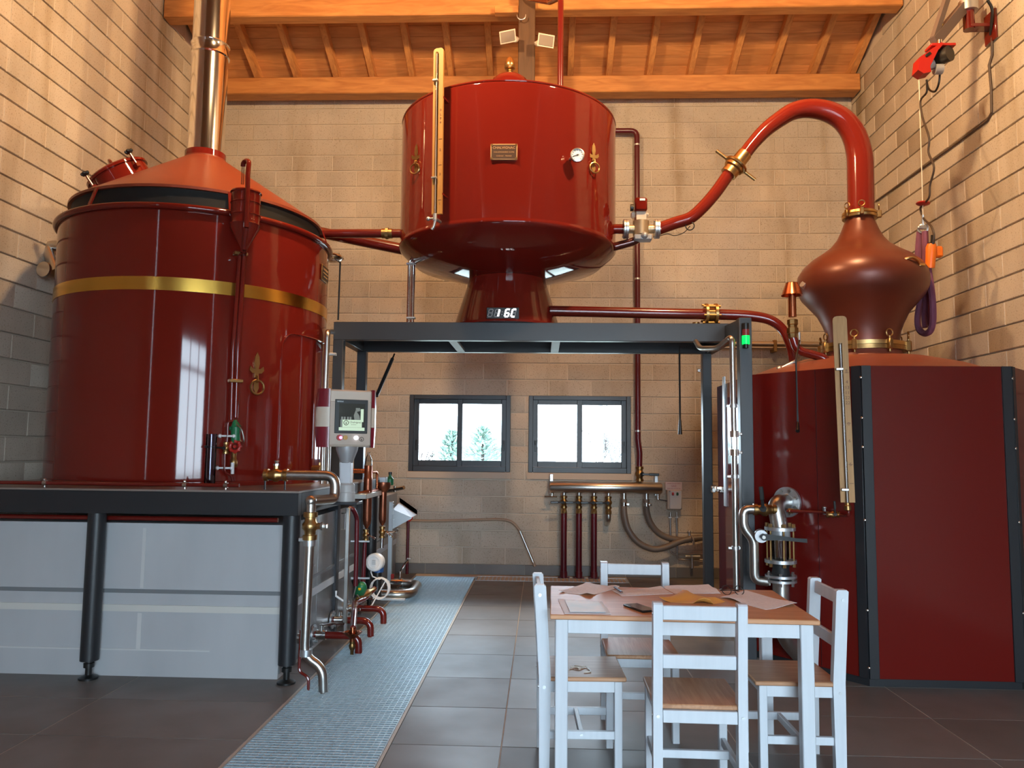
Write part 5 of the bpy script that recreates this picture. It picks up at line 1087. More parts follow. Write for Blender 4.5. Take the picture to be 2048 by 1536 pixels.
# ------------------------------------------------------------------ control panel on its column
pc = P(692, 837, Y=5.35); cpn = V((.42, -.90, 0)).normalized(); crt = V((0, 0, 1)).cross(cpn).normalized(); UP = V((0, 0, 1))
M3 = Matrix((crt, cpn, UP)).transposed(); L = lambda a, b, c: pc+crt*a+cpn*b+UP*c
cp_ = thing('control_panel', L(0, -.05, -.45), 'cream and burgundy control panel with touch screen on a grey column', 'control panel')
HH = .198
MB().box(L(.02, -.02, 0), (.30, .16, HH*2), .012, M3).build('housing', CREAM, cp_)
MB().box(L(.02, .062, -.035), (.285, .006, .30), .003, M3).build('front_plate', BEIGE, cp_)
for s, w in ((-1, .085), (1, .045)):
    x0 = .02+s*.145; prof = [(0, .068), (s*w*.55, .060), (s*w*.9, .030), (s*w, -.02), (s*w*.9, -.08), (0, -.10)]
    for (za, zb_, mt, nm) in ((.075, HH+.004, BURG, 'burgundy_cap'), (-.062, .075, CREAM, 'cream_band'), (-HH-.004, -.062, BURG, 'burgundy_cap')):
        m = MB(); k = len(prof); vs = []
        for z in (za, zb_):
            f = 1-.16*(abs(z)/HH)**3
            vs += [L(x0+p[0]*f, p[1], z) for p in prof]
        fs = [tuple(range(k)), tuple(range(k, 2*k))[::-1]]
        for i in range(k): j = (i+1) % k; fs.append((j, i, k+i, k+j))
        if s < 0: fs = [f_[::-1] for f_ in fs]
        m.add(vs, fs); m.build(nm, mt, cp_)
sc_ = MB().box(L(.024, .066, .012), (.228, .006, .235), .003, M3).build('touch_screen', KNOBK, cp_)
fb = lambda a, c, w, h, mt, nm, d=.0702: MB().box(L(a, d, c), (w, .0012, h), 0, M3).build(nm, mt, sc_)
fb(.028, .012, .180, .18, SCRD, 'screen_picture')
m = MB(); m.box(L(.068, .0712, .065), (.03, .0012, .014), 0, M3); m.prism([(.045, .0), (.085, .0), (.078, .03), (.060, .055), (.085, .062), (.083, .070), (.052, .066), (.040, .03)], L(0, .0712, -.01), crt, UP, cpn*.001); m.build('still_drawing', SCRM, sc_)
m = MB()
for a in (-.04, -.022, .0, .018): m.box(L(a, .0712, -.002), (.012, .0012, .022), 0, M3)
m.box(L(-.045, .0712, -.04), (.01, .001, .06), 0, M3); m.build('tank_drawing', SCRM, sc_, kind='stuff')
fb(.098, .02, .02, .09, SCRG, 'light_patch', .0709); fb(.03, -.037, .135, .052, SCRG, 'banner', .0718); fb(.028, -.075, .178, .022, SCRG, 'screen_footer', .0715)
m = MB(); m.torus(L(-.012, .0735, -.032), cpn, .016, .0022, 20, 6); m.prism([(-.005, -.008), (.005, -.008), (0, .009)], L(-.012, .0728, -.032), crt, UP, cpn*.001); m.build('emblem', INK, sc_)
text(sc_, 'Chalvignac', L(.052, .0728, -.028), .019, INK, crt, UP, .0004); text(sc_, 'distillation', L(.040, .0728, -.044), .009, INK, crt, UP, .0003)
text(sc_, 'SIEMENS', L(-.055, .0698, .114), .012, PAPERW, crt, UP, .0004)
for a, mt, nm, r in ((-.055, REDPL, 'stop_button', .020), (-.015, BRASSD, 'key_switch', .016), (.060, WHITEL, 'lit_button', .015)):
    m = MB(); m.cyl(L(a, .06, -.135), L(a, .082, -.135), r, 20); o = m.build(nm, mt, cp_)
MB().cyl(L(-.047, .082, -.135), L(-.047, .0845, -.135), .011, 16).build('button_lamp', PINKL, cp_)
m = MB(); m.torus(L(.10, .066, -.145), cpn, .014, .002, 16, 6); m.prism([(-.005, -.008), (.005, -.008), (0, .009)], L(.10, .0655, -.145), crt, UP, cpn*.001); m.build('emblem', INK, cp_)
cz = lambda py: P(690, py, Y=5.35).z; cx0 = L(0, -.03, 0); cc = (P(690, 960, Y=5.35).x, 5.38)
MB().lathe([(.045, cz(926)), (.052, cz(918)), (.075, cz(900)), (.078, cz(893))], (cc[0], cc[1], 0), n=28).build('neck', GREYM, cp_)
MB().box((cc[0], cc[1], (cz(924)+cz(968))/2), (.078, .078, cz(924)-cz(968)), .006).build('box_section', mat('pale_grey_enamel', (.66, .68, .72), .4), cp_)
MB().lathe([(.065, cz(1003)), (.065, cz(985)), (.062, cz(984)), (.062, cz(970)), (.05, cz(966))], (cc[0], cc[1], 0), n=28).build('column_base', mat('grey_enamel', (.48, .47, .46), .4), cp_)
MB().bx(DX1-.02, cc[0]+.1, cc[1]-.09, cc[1]+.09, cz(1003)-.02, cz(1003), .003).build('bracket', DARK, cp_)

# ------------------------------------------------------------------ separators, meters and drains along the basin side
def LP(px, py, Y): return P(px, py, Y=Y)
Y1 = 6.55; x1 = LP(735, 1000, Y1).x; z = lambda py: LP(735, py, Y1).z
t = thing('copper_separator', (x1, Y1, z(1080)), 'tall brown copper separator column nearest the control panel', 'separator')
MB().lathe([(0, z(1058)), (.012, z(1056)), (.030, z(1048)), (.037, z(1040)), (.037, z(960)), (.037, z(955)), (.034, z(954)), (.034, z(931)), (.030, z(931))], (x1, Y1, 0), n=28).build('copper_body', COPPERD, t)
MB().lathe([(.034, z(932)), (.028, z(918)), (.010, z(908)), (.014, z(904))], (x1, Y1, 0), n=12).build('film_cover', POLY, t)
MB().cyl((x1-.16, Y1, z(942)), (x1, Y1, z(942)), .020, 16).build('side_pipe', COPPER, t)
ballvalve(t, (x1-.005, Y1, z(1070)), (0, 0, 1), .019, (1, 0, -.5), CHROME, BRASSD, ll=.06, stem=(.6, -.6, 0))
MB().tube(bend([(x1-.012, Y1, z(1080)), (x1-.02, Y1, .28), (x1-.03, Y1, .2)], .03), .018, 12).build('red_drop', MAROON, t)
Y2 = 6.95; x2_ = LP(766, 1000, Y2).x; z2_ = lambda py: LP(766, py, Y2).z
t = thing('copper_funnel_column', (x2_, Y2, z2_(1075)), 'brown copper column with a wide funnel mouth beside the taller separator', 'separator')
MB().lathe([(0, z2_(1052)), (.012, z2_(1050)), (.028, z2_(1044)), (.033, z2_(1038)), (.033, z2_(984)), (.045, z2_(981)), (.062, z2_(975)), (.066, z2_(968)), (.066, z2_(965)), (.058, z2_(965)), (.055, z2_(974))], (x2_, Y2, 0), n=28).build('copper_body', COPPERD, t)
ballvalve(t, (x2_, Y2, z2_(1064)), (0, 0, 1), .020, (1, .2, -.9), CHROME, BRASSD, ll=.07, stem=(.9, -.3, 0)); m = MB(); m.tube(bend([(x2_, Y2, z2_(1064)), (x2_+.13, Y2, z2_(1064)), (x2_+.14, Y2, z2_(1058))], .03), .010, 8); m.build('side_spout', CHROME, t)
MB().cyl((x2_, Y2, z2_(1074)), (x2_, Y2, z2_(1096)), .015, 12).build('steel_tail', CHROME, t)
m = MB(); m.tube([LP(700, 990, 6.4), LP(735, 984, 6.5), LP(757, 980, 6.9)], .017, 10); m.solo('copper_crosspipe', COPPERD, 'bent copper pipe crossing in front of the separator columns', 'pipe')
pr3 = [LP(698, 1016, 6.15), LP(706, 1018, 6.15), LP(714, 1034, 6.2), LP(713, 1100, 6.2), LP(711, 1172, 6.2)]
t = thing('red_side_pipe', pr3[-1], 'dark red pipe bending down beside the steel post at the basin', 'pipe'); MB().tube(bend(pr3, .08, 6), .018, 12).build('pipe', MAROON, t)
for py in (1083, 1157): q = LP(712, py, 6.2); MB().box(q+V((.03, .02, 0)), (.15, .012, .012)).build('pipe_clip', ZINC, t)
# upright steel posts at the basin side
t = thing('support_post', LP(694, 1245, 6.1), 'upright steel support post with adjustable foot beside the basin', 'post'); m = MB(); a = LP(697, 1015, 6.1); x = a.x
m.bx(x-.016, x+.016, 6.085, 6.115, .10, a.z, .004); m.build('post', STEEL, t); m = MB(); m.lathe([(.05, 0), (.05, .012), (.015, .02), (.015, .11)], (x, 6.1, 0), n=16); m.build('adjustable_foot', ZINC, t)
m = MB(); q = LP(672, 1192, 6.1); m.tube([q+V((0, 0, .04)), q, (x, 6.1, q.z-.05)], .009, 8); m.build('hook_arm', WHITEPL, t)
t = thing('support_post', LP(780, 1150, 8.0), 'slotted steel post carrying the drip tray at the basin end', 'post'); x = LP(781, 1080, 8.0).x; zt = LP(781, 1003, 8.0).z
MB().bx(x-.022, x+.022, 7.98, 8.02, 0, zt, .003).build('post', ZINC, t); m = MB()
for k in range(5): m.box((x+.02, 7.975, zt-.03-k*.05), (.03, .012, .01))
m.build('slot_tabs', ZINC, t, kind='stuff')
tr = [LP(786, 1036, 8.0), LP(822, 1038, 7.9), LP(800, 1004, 8.3), LP(786, 1004, 8.3)]
q = LP(784, 1030, 8.0); t = thing('drip_tray', q, 'tilted grey sheet steel drip tray near the back wall', 'tray'); m = MB(); w0 = LP(820, 1036, 7.9).x
zA, zB = LP(786, 1005, 8.0).z, LP(822, 1037, 8.0).z; zC_ = LP(786, 1058, 8.0).z
m.prism([(x+.02, zC_), (w0, zB), (w0, zB+.012), (x+.02, zA-.07)], (0, 7.99, 0), (1, 0, 0), (0, 0, 1), (0, .008, 0)); m.build('side_web', ZINC, t)
m = MB(); m.add([V((x+.02, 7.99, zA-.07)), V((w0, 7.99, zB+.012)), V((w0, 8.35, zB+.012)), V((x+.02, 8.35, zA-.02))], [(0, 1, 2, 3), (3, 2, 1, 0)]); m.add([V((x+.02, 8.35, zA-.02)), V((w0, 8.35, zB+.012)), V((w0, 8.35, zB+.06)), V((x+.02, 8.35, zA+.03))], [(0, 1, 2, 3), (3, 2, 1, 0)]); m.build('tray_sheet', mat('pale_grey_sheet', (.55, .55, .56), .5), t)
# round flow meter, blue ring, coil
mc_ = LP(748, 1125, 6.75); t = thing('flow_meter', mc_, 'white round flow meter facing forward above the coiled white tube', 'meter'); fd = V((-.12, -1, .05)).normalized()
MB().lathe([(.045, -.10), (.072, -.085), (.078, -.06), (.078, -.005), (.070, .004), (.05, .006), (.048, .002), (0, .002)], mc_, fd, 36).build('meter_case', WHITEPL, t)
m = MB()
for k in range(3): m.box(mc_+fd*.004+V((0, 0, -.012+k*.014)), (.032, .003, .008), 0, Matrix((V((0, 0, 1)).cross(fd).normalized(), fd, V((0, 0, 1)))).transposed())
m.build('faint_marks', PLAS, t, kind='stuff')
MB().cyl(mc_+V((.03, .06, -.05)), mc_+V((.03, .06, -.09)), .045, 16).build('blue_collar', BLUE, t); MB().cyl(mc_+V((.02, .06, -.085)), (mc_.x+.02, mc_.y+.06, .17), .038, 14).build('black_body', KNOBK, t)
cq = LP(758, 1178, 6.7); t = thing('coiled_tube', cq, 'thin white tube coiled below the round flow meter', 'tube'); m = MB(); pts = []
for i in range(56): th = i*.36; pts.append(cq+V((.078*math.cos(th), -.02+.002*i, .088*math.sin(th))))
m.tube([mc_+V((-.03, .02, -.08)), mc_+V((-.01, -.0, -.12)), mc_+V((.05, -.01, -.14))]+pts[4:]+[cq+V((-.05, -.04, -.13)), cq+V((-.12, -.05, -.16))], .006, 6); m.build('tube', WHITEPL, t)
# pump with green regulator and brass fittings
g = LP(722, 1177, 6.35); t = thing('green_regulator', g, 'green regulator valve with black cap low beside the basin', 'valve')
m = MB(); m.lathe([(.02, -.06), (.042, -.05), (.046, -.02), (.046, .02), (.03, .05), (.016, .06)], g, (.35, -.5, .8), 16); m.build('green_body', GREEN, t); m = MB(); m.cyl(g+V((-.03, -.01, .03)), g+V((-.05, -.02, .085)), .034, 14); m.build('black_cap', KNOBK, t); MB().cyl(g+V((.0, -.05, -.0)), g+V((.0, -.055, .01)), .012, 8).build('yellow_stud', YELLOW, t)
a = LP(712, 1200, 6.3); b = LP(748, 1178, 6.55); d = (b-a); m = MB(); m.lathe([(.014, 0), (.02, .1*d.length), (.028, .2*d.length), (.022, .35*d.length), (.03, .5*d.length), (.03, .7*d.length), (.018, .8*d.length), (.018, d.length)], a, d, 10); m.build('brass_fitting', BRASS, t)
m = MB(); m.tube(bend([b+V((0, .02, .0)), LP(728, 1198, 6.4), LP(709, 1206, 6.2), LP(709, 1222, 5.9), LP(706, 1256, 5.6)], .05, 6), .022, 12); m.build('red_pipe', REDP, t)
m = MB(); m.tube([LP(712, 1172, 6.2), LP(706, 1195, 6.2)], .006, 6); m.tube([LP(715, 1190, 6.2), LP(720, 1198, 6.3)], .006, 6); m.build('thin_rods', STEEL, t)
f = LP(705, 1268, 5.6); t = thing('copper_funnel', f, 'small copper funnel over the grating beside a red drain elbow', 'funnel')
MB().lathe([(.016, LP(705, 1291, 5.6).z), (.020, f.z-.03), (.068, f.z+.010), (.070, f.z+.014), (.062, f.z+.012), (.02, f.z-.01), (.016, f.z+.05)], (f.x, f.y, 0), n=28).build('funnel_cone', COPPER, t)
MB().lathe([(.012, -.03), (.012, .03), (.02, .04), (.024, .06), (.018, .075), (.020, .09), (.014, LP(705, 1300, 5.6).z)], (f.x-.0, f.y, 0), n=10).build('brass_tail', BRASSD, t)
def elbow(px, py, Yf, lab):
    e = P(px, py, Y=Yf); e = P(px, py, Z=0); o = thing('drain_elbow', (e.x, e.y, 0), lab, 'pipe', 'red drain elbows over the grating'); r = .027; zh = .115
    MB().tube(bend([(-1.64, e.y+.02, zh), (e.x, e.y, zh), (e.x, e.y, -.03)], .09, 8), r, 16).build('elbow_pipe', REDP, o)
    m = MB(); m.cyl((-1.645, e.y+.02, zh), (-1.632, e.y+.02, zh), .07, 20); bolts_on(m, (-1.635, e.y+.02, zh), (1, 0, 0), .055, 4, .009, .02); m.build('flange', ZINC, o)
    m = MB(); m.cyl((-1.62, e.y+.02, zh), (-1.55, e.y+.02, zh), .034, 14); m.cyl((-1.585, e.y+.02, zh), (-1.585, e.y+.02, zh+.075), .018, 10); vb = m.build('ball_valve', CHROME, o)
    m = MB(); m.tube([(-1.585, e.y+.02, zh+.07), (-1.555, e.y-.02, zh+.075), (-1.47, e.y-.06, zh+.10), (-1.40, e.y-.065, zh+.10)], .009, 8); m.build('lever', CHROME, vb)
elbow(717, 1305, 5.7, 'red drain elbow into the grating, the one nearest the camera under the copper funnel'); elbow(741, 1272, 6.1, 'red drain elbow into the grating, the middle one'); elbow(767, 1246, 6.6, 'red drain elbow into the grating, the one farthest from the camera')
u = LP(790, 1180, 7.6); zz0 = .07; x0 = LP(776, 1192, 7.55); x1_ = LP(820, 1178, 7.7)
t = thing('steel_return_bend', (-1.5, 7.7, 0), 'polished steel pipe bent in a U over the grating', 'pipe'); x0 = LP(770, 1188, 7.55).x; xe = LP(830, 1178, 7.7).x
MB().tube(bend([(x0-.1, 7.45, .08), (xe, 7.45, .08), (xe, 7.95, .10), (LP(795, 1160, 7.95).x-.05, 7.95, .10)], .23, 10), .045, 18).build('pipe', STEEL, t)
m = MB(); q = V((LP(798, 1168, 7.9).x, 7.95, .10)); m.cyl(q-V((.09, 0, 0)), q+V((.03, 0, 0)), .05, 16); m.cyl(q, q+V((0, 0, .12)), .018, 10); m.build('valve', CHROME, t); m = MB(); m.tube([q+V((.0, 0, .12)), q+V((.05, -.03, .20)), q+V((.09, -.04, .25))], .012, 8); m.build('lever', CHROME, t)
m = MB(); q = LP(785, 1153, 7.8); m.box(q, (.03, .03, .05), .004); m.solo('red_tap_handle', REDPL, 'small red tap handle near the bent steel pipe', 'tap') if False else m.build('red_tap_handle', REDPL, t)
m = MB(); a = LP(765, 1199, 6.9); m.bx(a.x-.02, a.x+.20, a.y, a.y+.03, a.z-.01, a.z+.01, .003); m.build('rest_bar', ZINC, t)
b = LP(615, 1322, 5.1); m = MB(); m.cyl((-1.655, 5.25, .17), (-1.60, 5.25, .17), .018, 10); m.cyl((-1.61, 5.25, .10), (-1.61, 5.25, .21), .012, 8); m.box((-1.60, 5.23, .215), (.05, .02, .014), .003); m.solo('drain_cock', CHROME, 'small chrome drain cock low on the basin side behind the corner leg', 'tap')
m = MB()
m.cyl((-1.652, 5.6, .62), (-1.63, 5.6, .62), .008, 8); m.tube([(-1.64, 6.35, .93), (-1.61, 6.35, .93), (-1.61, 6.35, .80), (-1.64, 6.35, .80)], .007, 8); m.solo('handle_bracket', ZINC, 'thin steel handle on the basin side sheet', 'handle')
# things on the far deck corner
bt = LP(780, 966, 7.4); t = thing('green_bottle', bt, 'small dark green bottle behind the copper funnel column', 'bottle'); MB().lathe([(.03, 0), (.034, .005), (.034, .06), (.014, .085), (.014, .1)], bt-V((0, 0, .02)), n=16).build('bottle_body', GREEN, t); MB().cyl(bt+V((0, 0, .08)), bt+V((0, 0, .105)), .017, 12).build('cap', KNOBK, t)
m = MB(); q = LP(763, 961, 7.3); m.bx(q.x-.05, q.x+.05, 7.26, 7.36, q.z-.05, q.z+.035, .004); m.solo('steel_box', ZINC, 'small grey steel box behind the copper funnel column', 'box')
m = MB(); q = LP(775, 982, 7.2); e = LP(808, 975, 7.1); m.tube([q, (q+e)/2, e], .018, 10); m.cyl(LP(790, 984, 7.15), LP(790, 972, 7.15), .014, 8); m.solo('sampling_tap', CHROME, 'polished sampling tap pointing toward the windows', 'tap')
m = MB(); q = LP(706, 985, 6.2); m.bx(DX1-.02, DX1+.10, 6.3, 6.9, LP(715, 995, 6.5).z, LP(715, 985, 6.5).z, .003); m.solo('side_shelf', STEEL, 'narrow steel ledge on the platform side behind the control column', 'ledge')
m = MB(); a = LP(663, 1035, 5.6)
t = thing('copper_vent_pipe', LP(752, 945, 7.0), 'thin copper pipe hooked over beside the separator column', 'pipe'); MB().tube(bend([LP(744, 944, 6.8), LP(754, 944, 6.9), LP(754, 980, 6.9)], .03), .012, 10).build('pipe', COPPER, t)

# ------------------------------------------------------------------ hoist on the right wall
XW = XR
pv = P(1974, 20, X=XW-.22); t = thing('wall_hoist_arm', (XW, pv.y, pv.z), 'swinging wall crane arm with red pivot holding the hoist', 'crane')
pl0 = P(1982, 55, X=XW-.01); m = MB(); m.box((XW-.012, pl0.y, pl0.z), (.02, .16, .26), .004); m.box((XW-.10, pl0.y, pl0.z), (.20, .10, .03), .004); m.build('wall_plate', REDP, t)
m = MB(); m.cyl((XW-.19, pl0.y, pl0.z-.02), (XW-.19, pl0.y, pl0.z+.75), .045, 16); m.build('pivot_post', REDP, t)
pz_ = P(1968, 12, Y=pl0.y).z; m = MB(); m.cyl((XW-.19, pl0.y, pz_-.05), (XW-.19, pl0.y, pz_+.04), .075, 16); m.build('pivot_bearing', ZINC, t)
hc = P(1848, 112, X=XW-.62); arm1 = P(1868, 92, X=XW-.62); arm0 = V((XW-.22, pl0.y, pz_))
m = MB(); m.bar(arm0, V((arm1.x, arm1.y+.0, arm1.z+.03)), .05, .085); m.build('arm_beam', GREYARM, t)
m = MB(); m.bar(V((XW-.20, pl0.y, pl0.z+.74)), V((arm1.x, arm1.y, arm1.z+.06)), .035, .05); m.build('arm_brace', GREYARM, t)
q = P(1877, 82, X=arm1.x+.0); dd = (arm0-arm1).normalized(); MB().bar(arm1+dd*.10+V((-.03, -.02, .03)), arm1+dd*.26+V((-.03, -.02, .03)), .008, .05, (0, 0, 1)).build('yellow_label', YELLOW, t)
hz = arm1.z-.10; hy = arm1.y; hX = arm1.x
t = thing('electric_hoist', (hX, hy, hz-.2), 'red and black electric cable hoist hanging from the wall crane', 'hoist')
m = MB(); m.cyl((hX+.10, hy-.06, hz-.02), (hX+.0, hy+.10, hz-.02), .085, 20); m.build('motor_drum', mat('dark_motor', (.05, .045, .04), .35, .5), t)
m = MB(); m.cyl((hX-.05, hy+.0, hz-.10), (hX-.12, hy+.02, hz-.13), .06, 16); m.cyl((hX+.04, hy, hz-.17), (hX-.04, hy, hz-.17), .055, 16); m.build('gear_case', GREYM, t)
m = MB(); m.prism([(-.02, .07), (-.26, -.10), (-.28, -.24), (-.22, -.28), (-.14, -.26), (-.15, -.20), (-.06, -.02), (.0, .05)], (hX+.02, hy-.09, hz+.02), (1, 0, 0), (0, 0, 1), (0, .14, 0)); m.build('red_cover', REDPL, t)
m = MB(); m.box((hX+.03, hy, hz+.075), (.26, .15, .03), .004); m.build('red_top', REDPL, t)
m = MB(); m.cyl((hX, hy-.05, hz+.09), (hX, hy-.05, hz+.13), .025, 12); m.build('hanger_bolt', CHROME, t)
m = MB(); m.box((hX-.15, hy-.095, hz-.05), (.07, .01, .03), .004, Matrix.Rotation(R(-38), 3, 'Y')); m.build('black_label', KNOBK, t)
hpv = V((hX, hy-.05, hz+.09))
for c_ in t.children:
    for v in c_.data.vertices: v.co = (v.co+WL[t]-hpv)*.74+hpv-WL[t]+V((.02, 0, 0))
hp = lambda px, py, dx=0: P(px, py, X=hX+dx)
c0 = [(1880, 140), (1878, 165), (1871, 182), (1862, 182), (1856, 175), (1853, 160)]
ct = [(1854, 165), (1853, 185), (1841, 202), (1845, 235), (1858, 275), (1857, 305), (1868, 335), (1860, 370), (1858, 395), (1843, 412), (1841, 420), (1848, 438), (1862, 452), (1868, 470), (1866, 487)]
tp = thing('pendant_control', hp(1862, 515), 'orange push button pendant hanging on a long dark cable', 'control')
MB().tube(spline([hp(*a) for a in ct], 5), .0085, 8).build('cable', mat('brown_cable', (.05, .03, .02), .5), tp); MB().tube(spline([hp(*a, .04) for a in c0], 5), .0085, 8).build('cable_loop', KNOBK, tp)
a = hp(1863, 487); b = hp(1860, 536); m = MB(); m.tube([a, a+(b-a)*.15, b], [.03, .042, .036], 14); m.box((a+b)/2+V((.06, 0, .03)), (.06, .06, .09), .012); m.build('orange_handset', ORANGE, tp); MB().cyl(hp(1866, 470), hp(1865, 490), .016, 10).build('cable_boot', KNOBK, tp)
q = hp(1846, 407); m = MB(); m.ball(q, .055, 16, 0, (.1, 0, 1), .30); m.build('red_stop_disc', REDPL, tp)
ts = thing('lifting_sling', hp(1848, 600), 'folded purple webbing sling hanging from the hoist hook by the right wall', 'sling')
MB().cyl(hp(1838, 160), hp(1846, 430), .004, 6).build('lift_wire', CASEW, ts)
m = MB(); m.cyl(hp(1846, 430), hp(1846, 452), .012, 8); m.torus(hp(1846, 457), (.5, 1, 0), .035, .010, 14, 6); m.box(hp(1846, 455), (.09, .03, .03), .006); m.build('hook', ZINC, ts)
def strap(px, w, dx, nm='web_strap'):
    pts = spline([hp(*a, dx) for a in px], 6); m = MB(); m.tube(pts, w, 8); 
    c = sum(pts, V((0, 0, 0)))/len(pts)
    m.v = [V((v.x, c.y+(v.y-c.y)*.999, v.z)) for v in m.v]; m.build(nm, PURPLE, ts)
strap([(1842, 463), (1839, 500), (1838, 535), (1845, 560), (1850, 580)], .036, 0)
strap([(1850, 463), (1851, 500), (1850, 540), (1846, 580), (1838, 615), (1835, 640), (1838, 658), (1848, 667), (1860, 662), (1866, 640), (1865, 600), (1860, 560), (1855, 530)], .026, .0)
strap([(1850, 560), (1852, 600), (1848, 630), (1850, 655)], .022, .02)
strap([(1856, 535), (1860, 580), (1858, 625), (1862, 650)], .024, .03)
cw = [(1984, 75), (1984, 110), (1978, 130), (1982, 175), (1983, 225), (1975, 240), (1900, 296), (1800, 368), (1752, 402)]
m = MB(); m.tube([P(a, b, X=XW-.015) for a, b in cw], .010, 6); m.solo('wall_cable', mat('grey_brown_cable', (.09, .06, .045), .6), 'brown cable running down the right wall along a block joint', 'cable')
m = MB(); m.tube(spline([P(1975, 0, X=XW-.1), P(1984, 18, X=XW-.06), P(1983, 45, X=XW-.04), P(1981, 70, X=XW-.02)], 5), .012, 6); m.solo('feed_cable', KNOBK, 'short black cable looping behind the crane pivot', 'cable')

# ------------------------------------------------------------------ table and chairs
TCX, TCY, TA = .634, 3.836, R(-.9)
tb = thing('dining_table', (0, 0, 0), 'small dining table with pine top and white painted legs', 'table')
tw, td = 1.17, .735
for k in range(5): pass
MB().box((0, 0, .729), (tw, td, .022), .004).build('tabletop', PINE, tb)
lx, ly = tw/2-.052, td/2-.045
for sx in (-1, 1):
    for sy in (-1, 1):
        m = MB(); m.box((sx*lx, sy*ly, .359), (.056, .056, .718), .004); m.build('leg', WHITEP, tb)
for sy in (-1, 1): MB().box((0, sy*(ly+.006), .686), (lx*2-.056, .02, .064), .002).build('apron', WHITEP, tb)
for sx in (-1, 1): MB().box((sx*(lx+.006), 0, .686), (.02, ly*2-.056, .064), .002).build('apron', WHITEP, tb)
tb.location = (TCX, TCY, 0); tb.rotation_euler = (0, 0, TA)
ch = thing('dining_chair', (0, 0, 0), 'x', 'chair', 'white chairs round the table')
cw_, cdp, sh = .365, .375, .435; hw = cw_/2; L_ = .036; D_ = .042
MB().box((0, .012, sh-.010), (cw_+.006, cdp+.008, .020), .004).build('seat', PINEY, ch)
for sx in (-1, 1):
    MB().box((sx*(hw-.02), cdp/2-.02, (sh-.02)/2), (L_, D_-.006, sh-.02), .003).build('front_leg', WHITEP, ch)
    x = sx*(hw-.016+.004); ww = .038; poly = [(-cdp/2-.004, 0), (-cdp/2+.042, 0), (-cdp/2+.046, sh-.05), (-cdp/2+.046, sh), (-cdp/2+.022, .838), (-cdp/2+.014, .845), (-cdp/2-.024, .845), (-cdp/2-.032, .838), (-cdp/2-.008, sh), (-cdp/2-.008, sh-.05)]
    m = MB(); m.prism(poly, (x-ww/2, 0, 0), (0, 1, 0), (0, 0, 1), (ww, 0, 0)); rl = m.build('rear_leg', WHITEP, ch)
    for (yy_, zz) in ((-cdp/2+.016, sh-.045), (-cdp/2-.006, .80)): m = MB(); m.cyl((x+sx*.017, yy_, zz), (x+sx*.0215, yy_, zz), .0075, 10); m.build('bolt', ZINC, rl)
    m = MB(); m.cyl((x, -cdp/2-.006, sh-.045), (x, -cdp/2-.0115, sh-.045), .0075, 10); m.build('bolt', ZINC, rl)
    MB().box((sx*(hw-.02), .0, sh-.046), (.020, cdp-.07, .050), .002).build('side_apron', WHITEP, ch)
    MB().box((sx*(hw-.02), .0, .175), (.020, cdp-.07, .036), .002).build('side_stretcher', WHITEP, ch)
    m = MB(); m.cyl((sx*(hw-.01), .0, .175), (sx*(hw-.0075), .0, .175), .0075, 10); m.build('bolt', ZINC, ch)
MB().box((0, cdp/2-.03, sh-.046), (cw_-.08, .020, .050), .002).build('front_apron', WHITEP, ch)
MB().box((0, -cdp/2+.006, sh-.046), (cw_-.066, .022, .050), .002).build('rear_apron', WHITEP, ch)
MB().box((0, 0, .175), (cw_-.06, .020, .034), .002).build('cross_stretcher', WHITEP, ch)
rx_ = Matrix.Rotation(R(3.4), 3, 'X')
MB().box((0, -cdp/2-.006, .803), (cw_-.066, .018, .058), .003, rx_).build('top_rail', WHITEP, ch)
MB().box((0, -cdp/2+.008, .605), (cw_-.066, .018, .056), .003, rx_).build('middle_rail', WHITEP, ch)
CHAIRS = [((.655, 3.445), -1, 'white chair with its slatted back toward the camera, nearest at the table'), ((.185, 3.80), -88, 'white chair at the table end nearest the steel grating'), ((1.175, 3.80), 90, 'white chair at the table end nearest the red furnace'), ((.525, 4.22), 180, 'white chair on the far side of the table facing the camera')]
for i, ((x, y), a, lab) in enumerate(CHAIRS):
    o = ch if i == 0 else dup(ch); o.location = (x, y, 0); o.rotation_euler = (0, 0, R(a)); o['label'] = lab
# things on the table
ZT = .7402
def TP(px, py): return P(px, py, Z=ZT)
def sheet(name, q, m, lab, cat, group=None, amp=.008, n=9, h=.0012, seed=1):
    A, B, C_, D2 = [TP(*p) for p in q]; rr = random.Random(seed); ph = [rr.uniform(0, 6) for _ in range(4)]; mb = MB(); vs = []
    for s in (0, 1):
        for i in range(n+1):
            for j in range(n+1):
                u, v = i/n, j/n; p = A*(1-u)*(1-v)+B*u*(1-v)+C_*u*v+D2*(1-u)*v
                w = max(0, math.sin(u*5+ph[0])*math.sin(v*4+ph[1])+.35*math.sin(u*9+ph[2]))*amp*(.3+abs(u-.5)+abs(v-.5))
                vs.append(p+V((0, 0, .0006+w+s*h)))
    k = (n+1)**2; fs = []
    for i in range(n):
        for j in range(n):
            a = i*(n+1)+j; fs += [(a, a+1, a+n+2, a+n+1), (k+a, k+a+n+1, k+a+n+2, k+a+1)]
    bd = [i*(n+1) for i in range(n+1)]+[n*(n+1)+j for j in range(1, n+1)]+[i*(n+1)+n for i in range(n-1, -1, -1)]+[j for j in range(n-1, 0, -1)]
    for i in range(len(bd)): a, b = bd[i], bd[(i+1) % len(bd)]; fs.append((a, b, k+b, k+a))
    mb.add(vs, fs); return mb.solo(name, m, lab, cat, group)
sheet('paper_sheet', [(1117, 1184), (1181, 1192.5), (1239, 1175), (1172, 1167)], PAPER, 'curled printed sheets at the table corner toward the grating, beside the pen', 'paper', 'papers on the table', .016, seed=2)
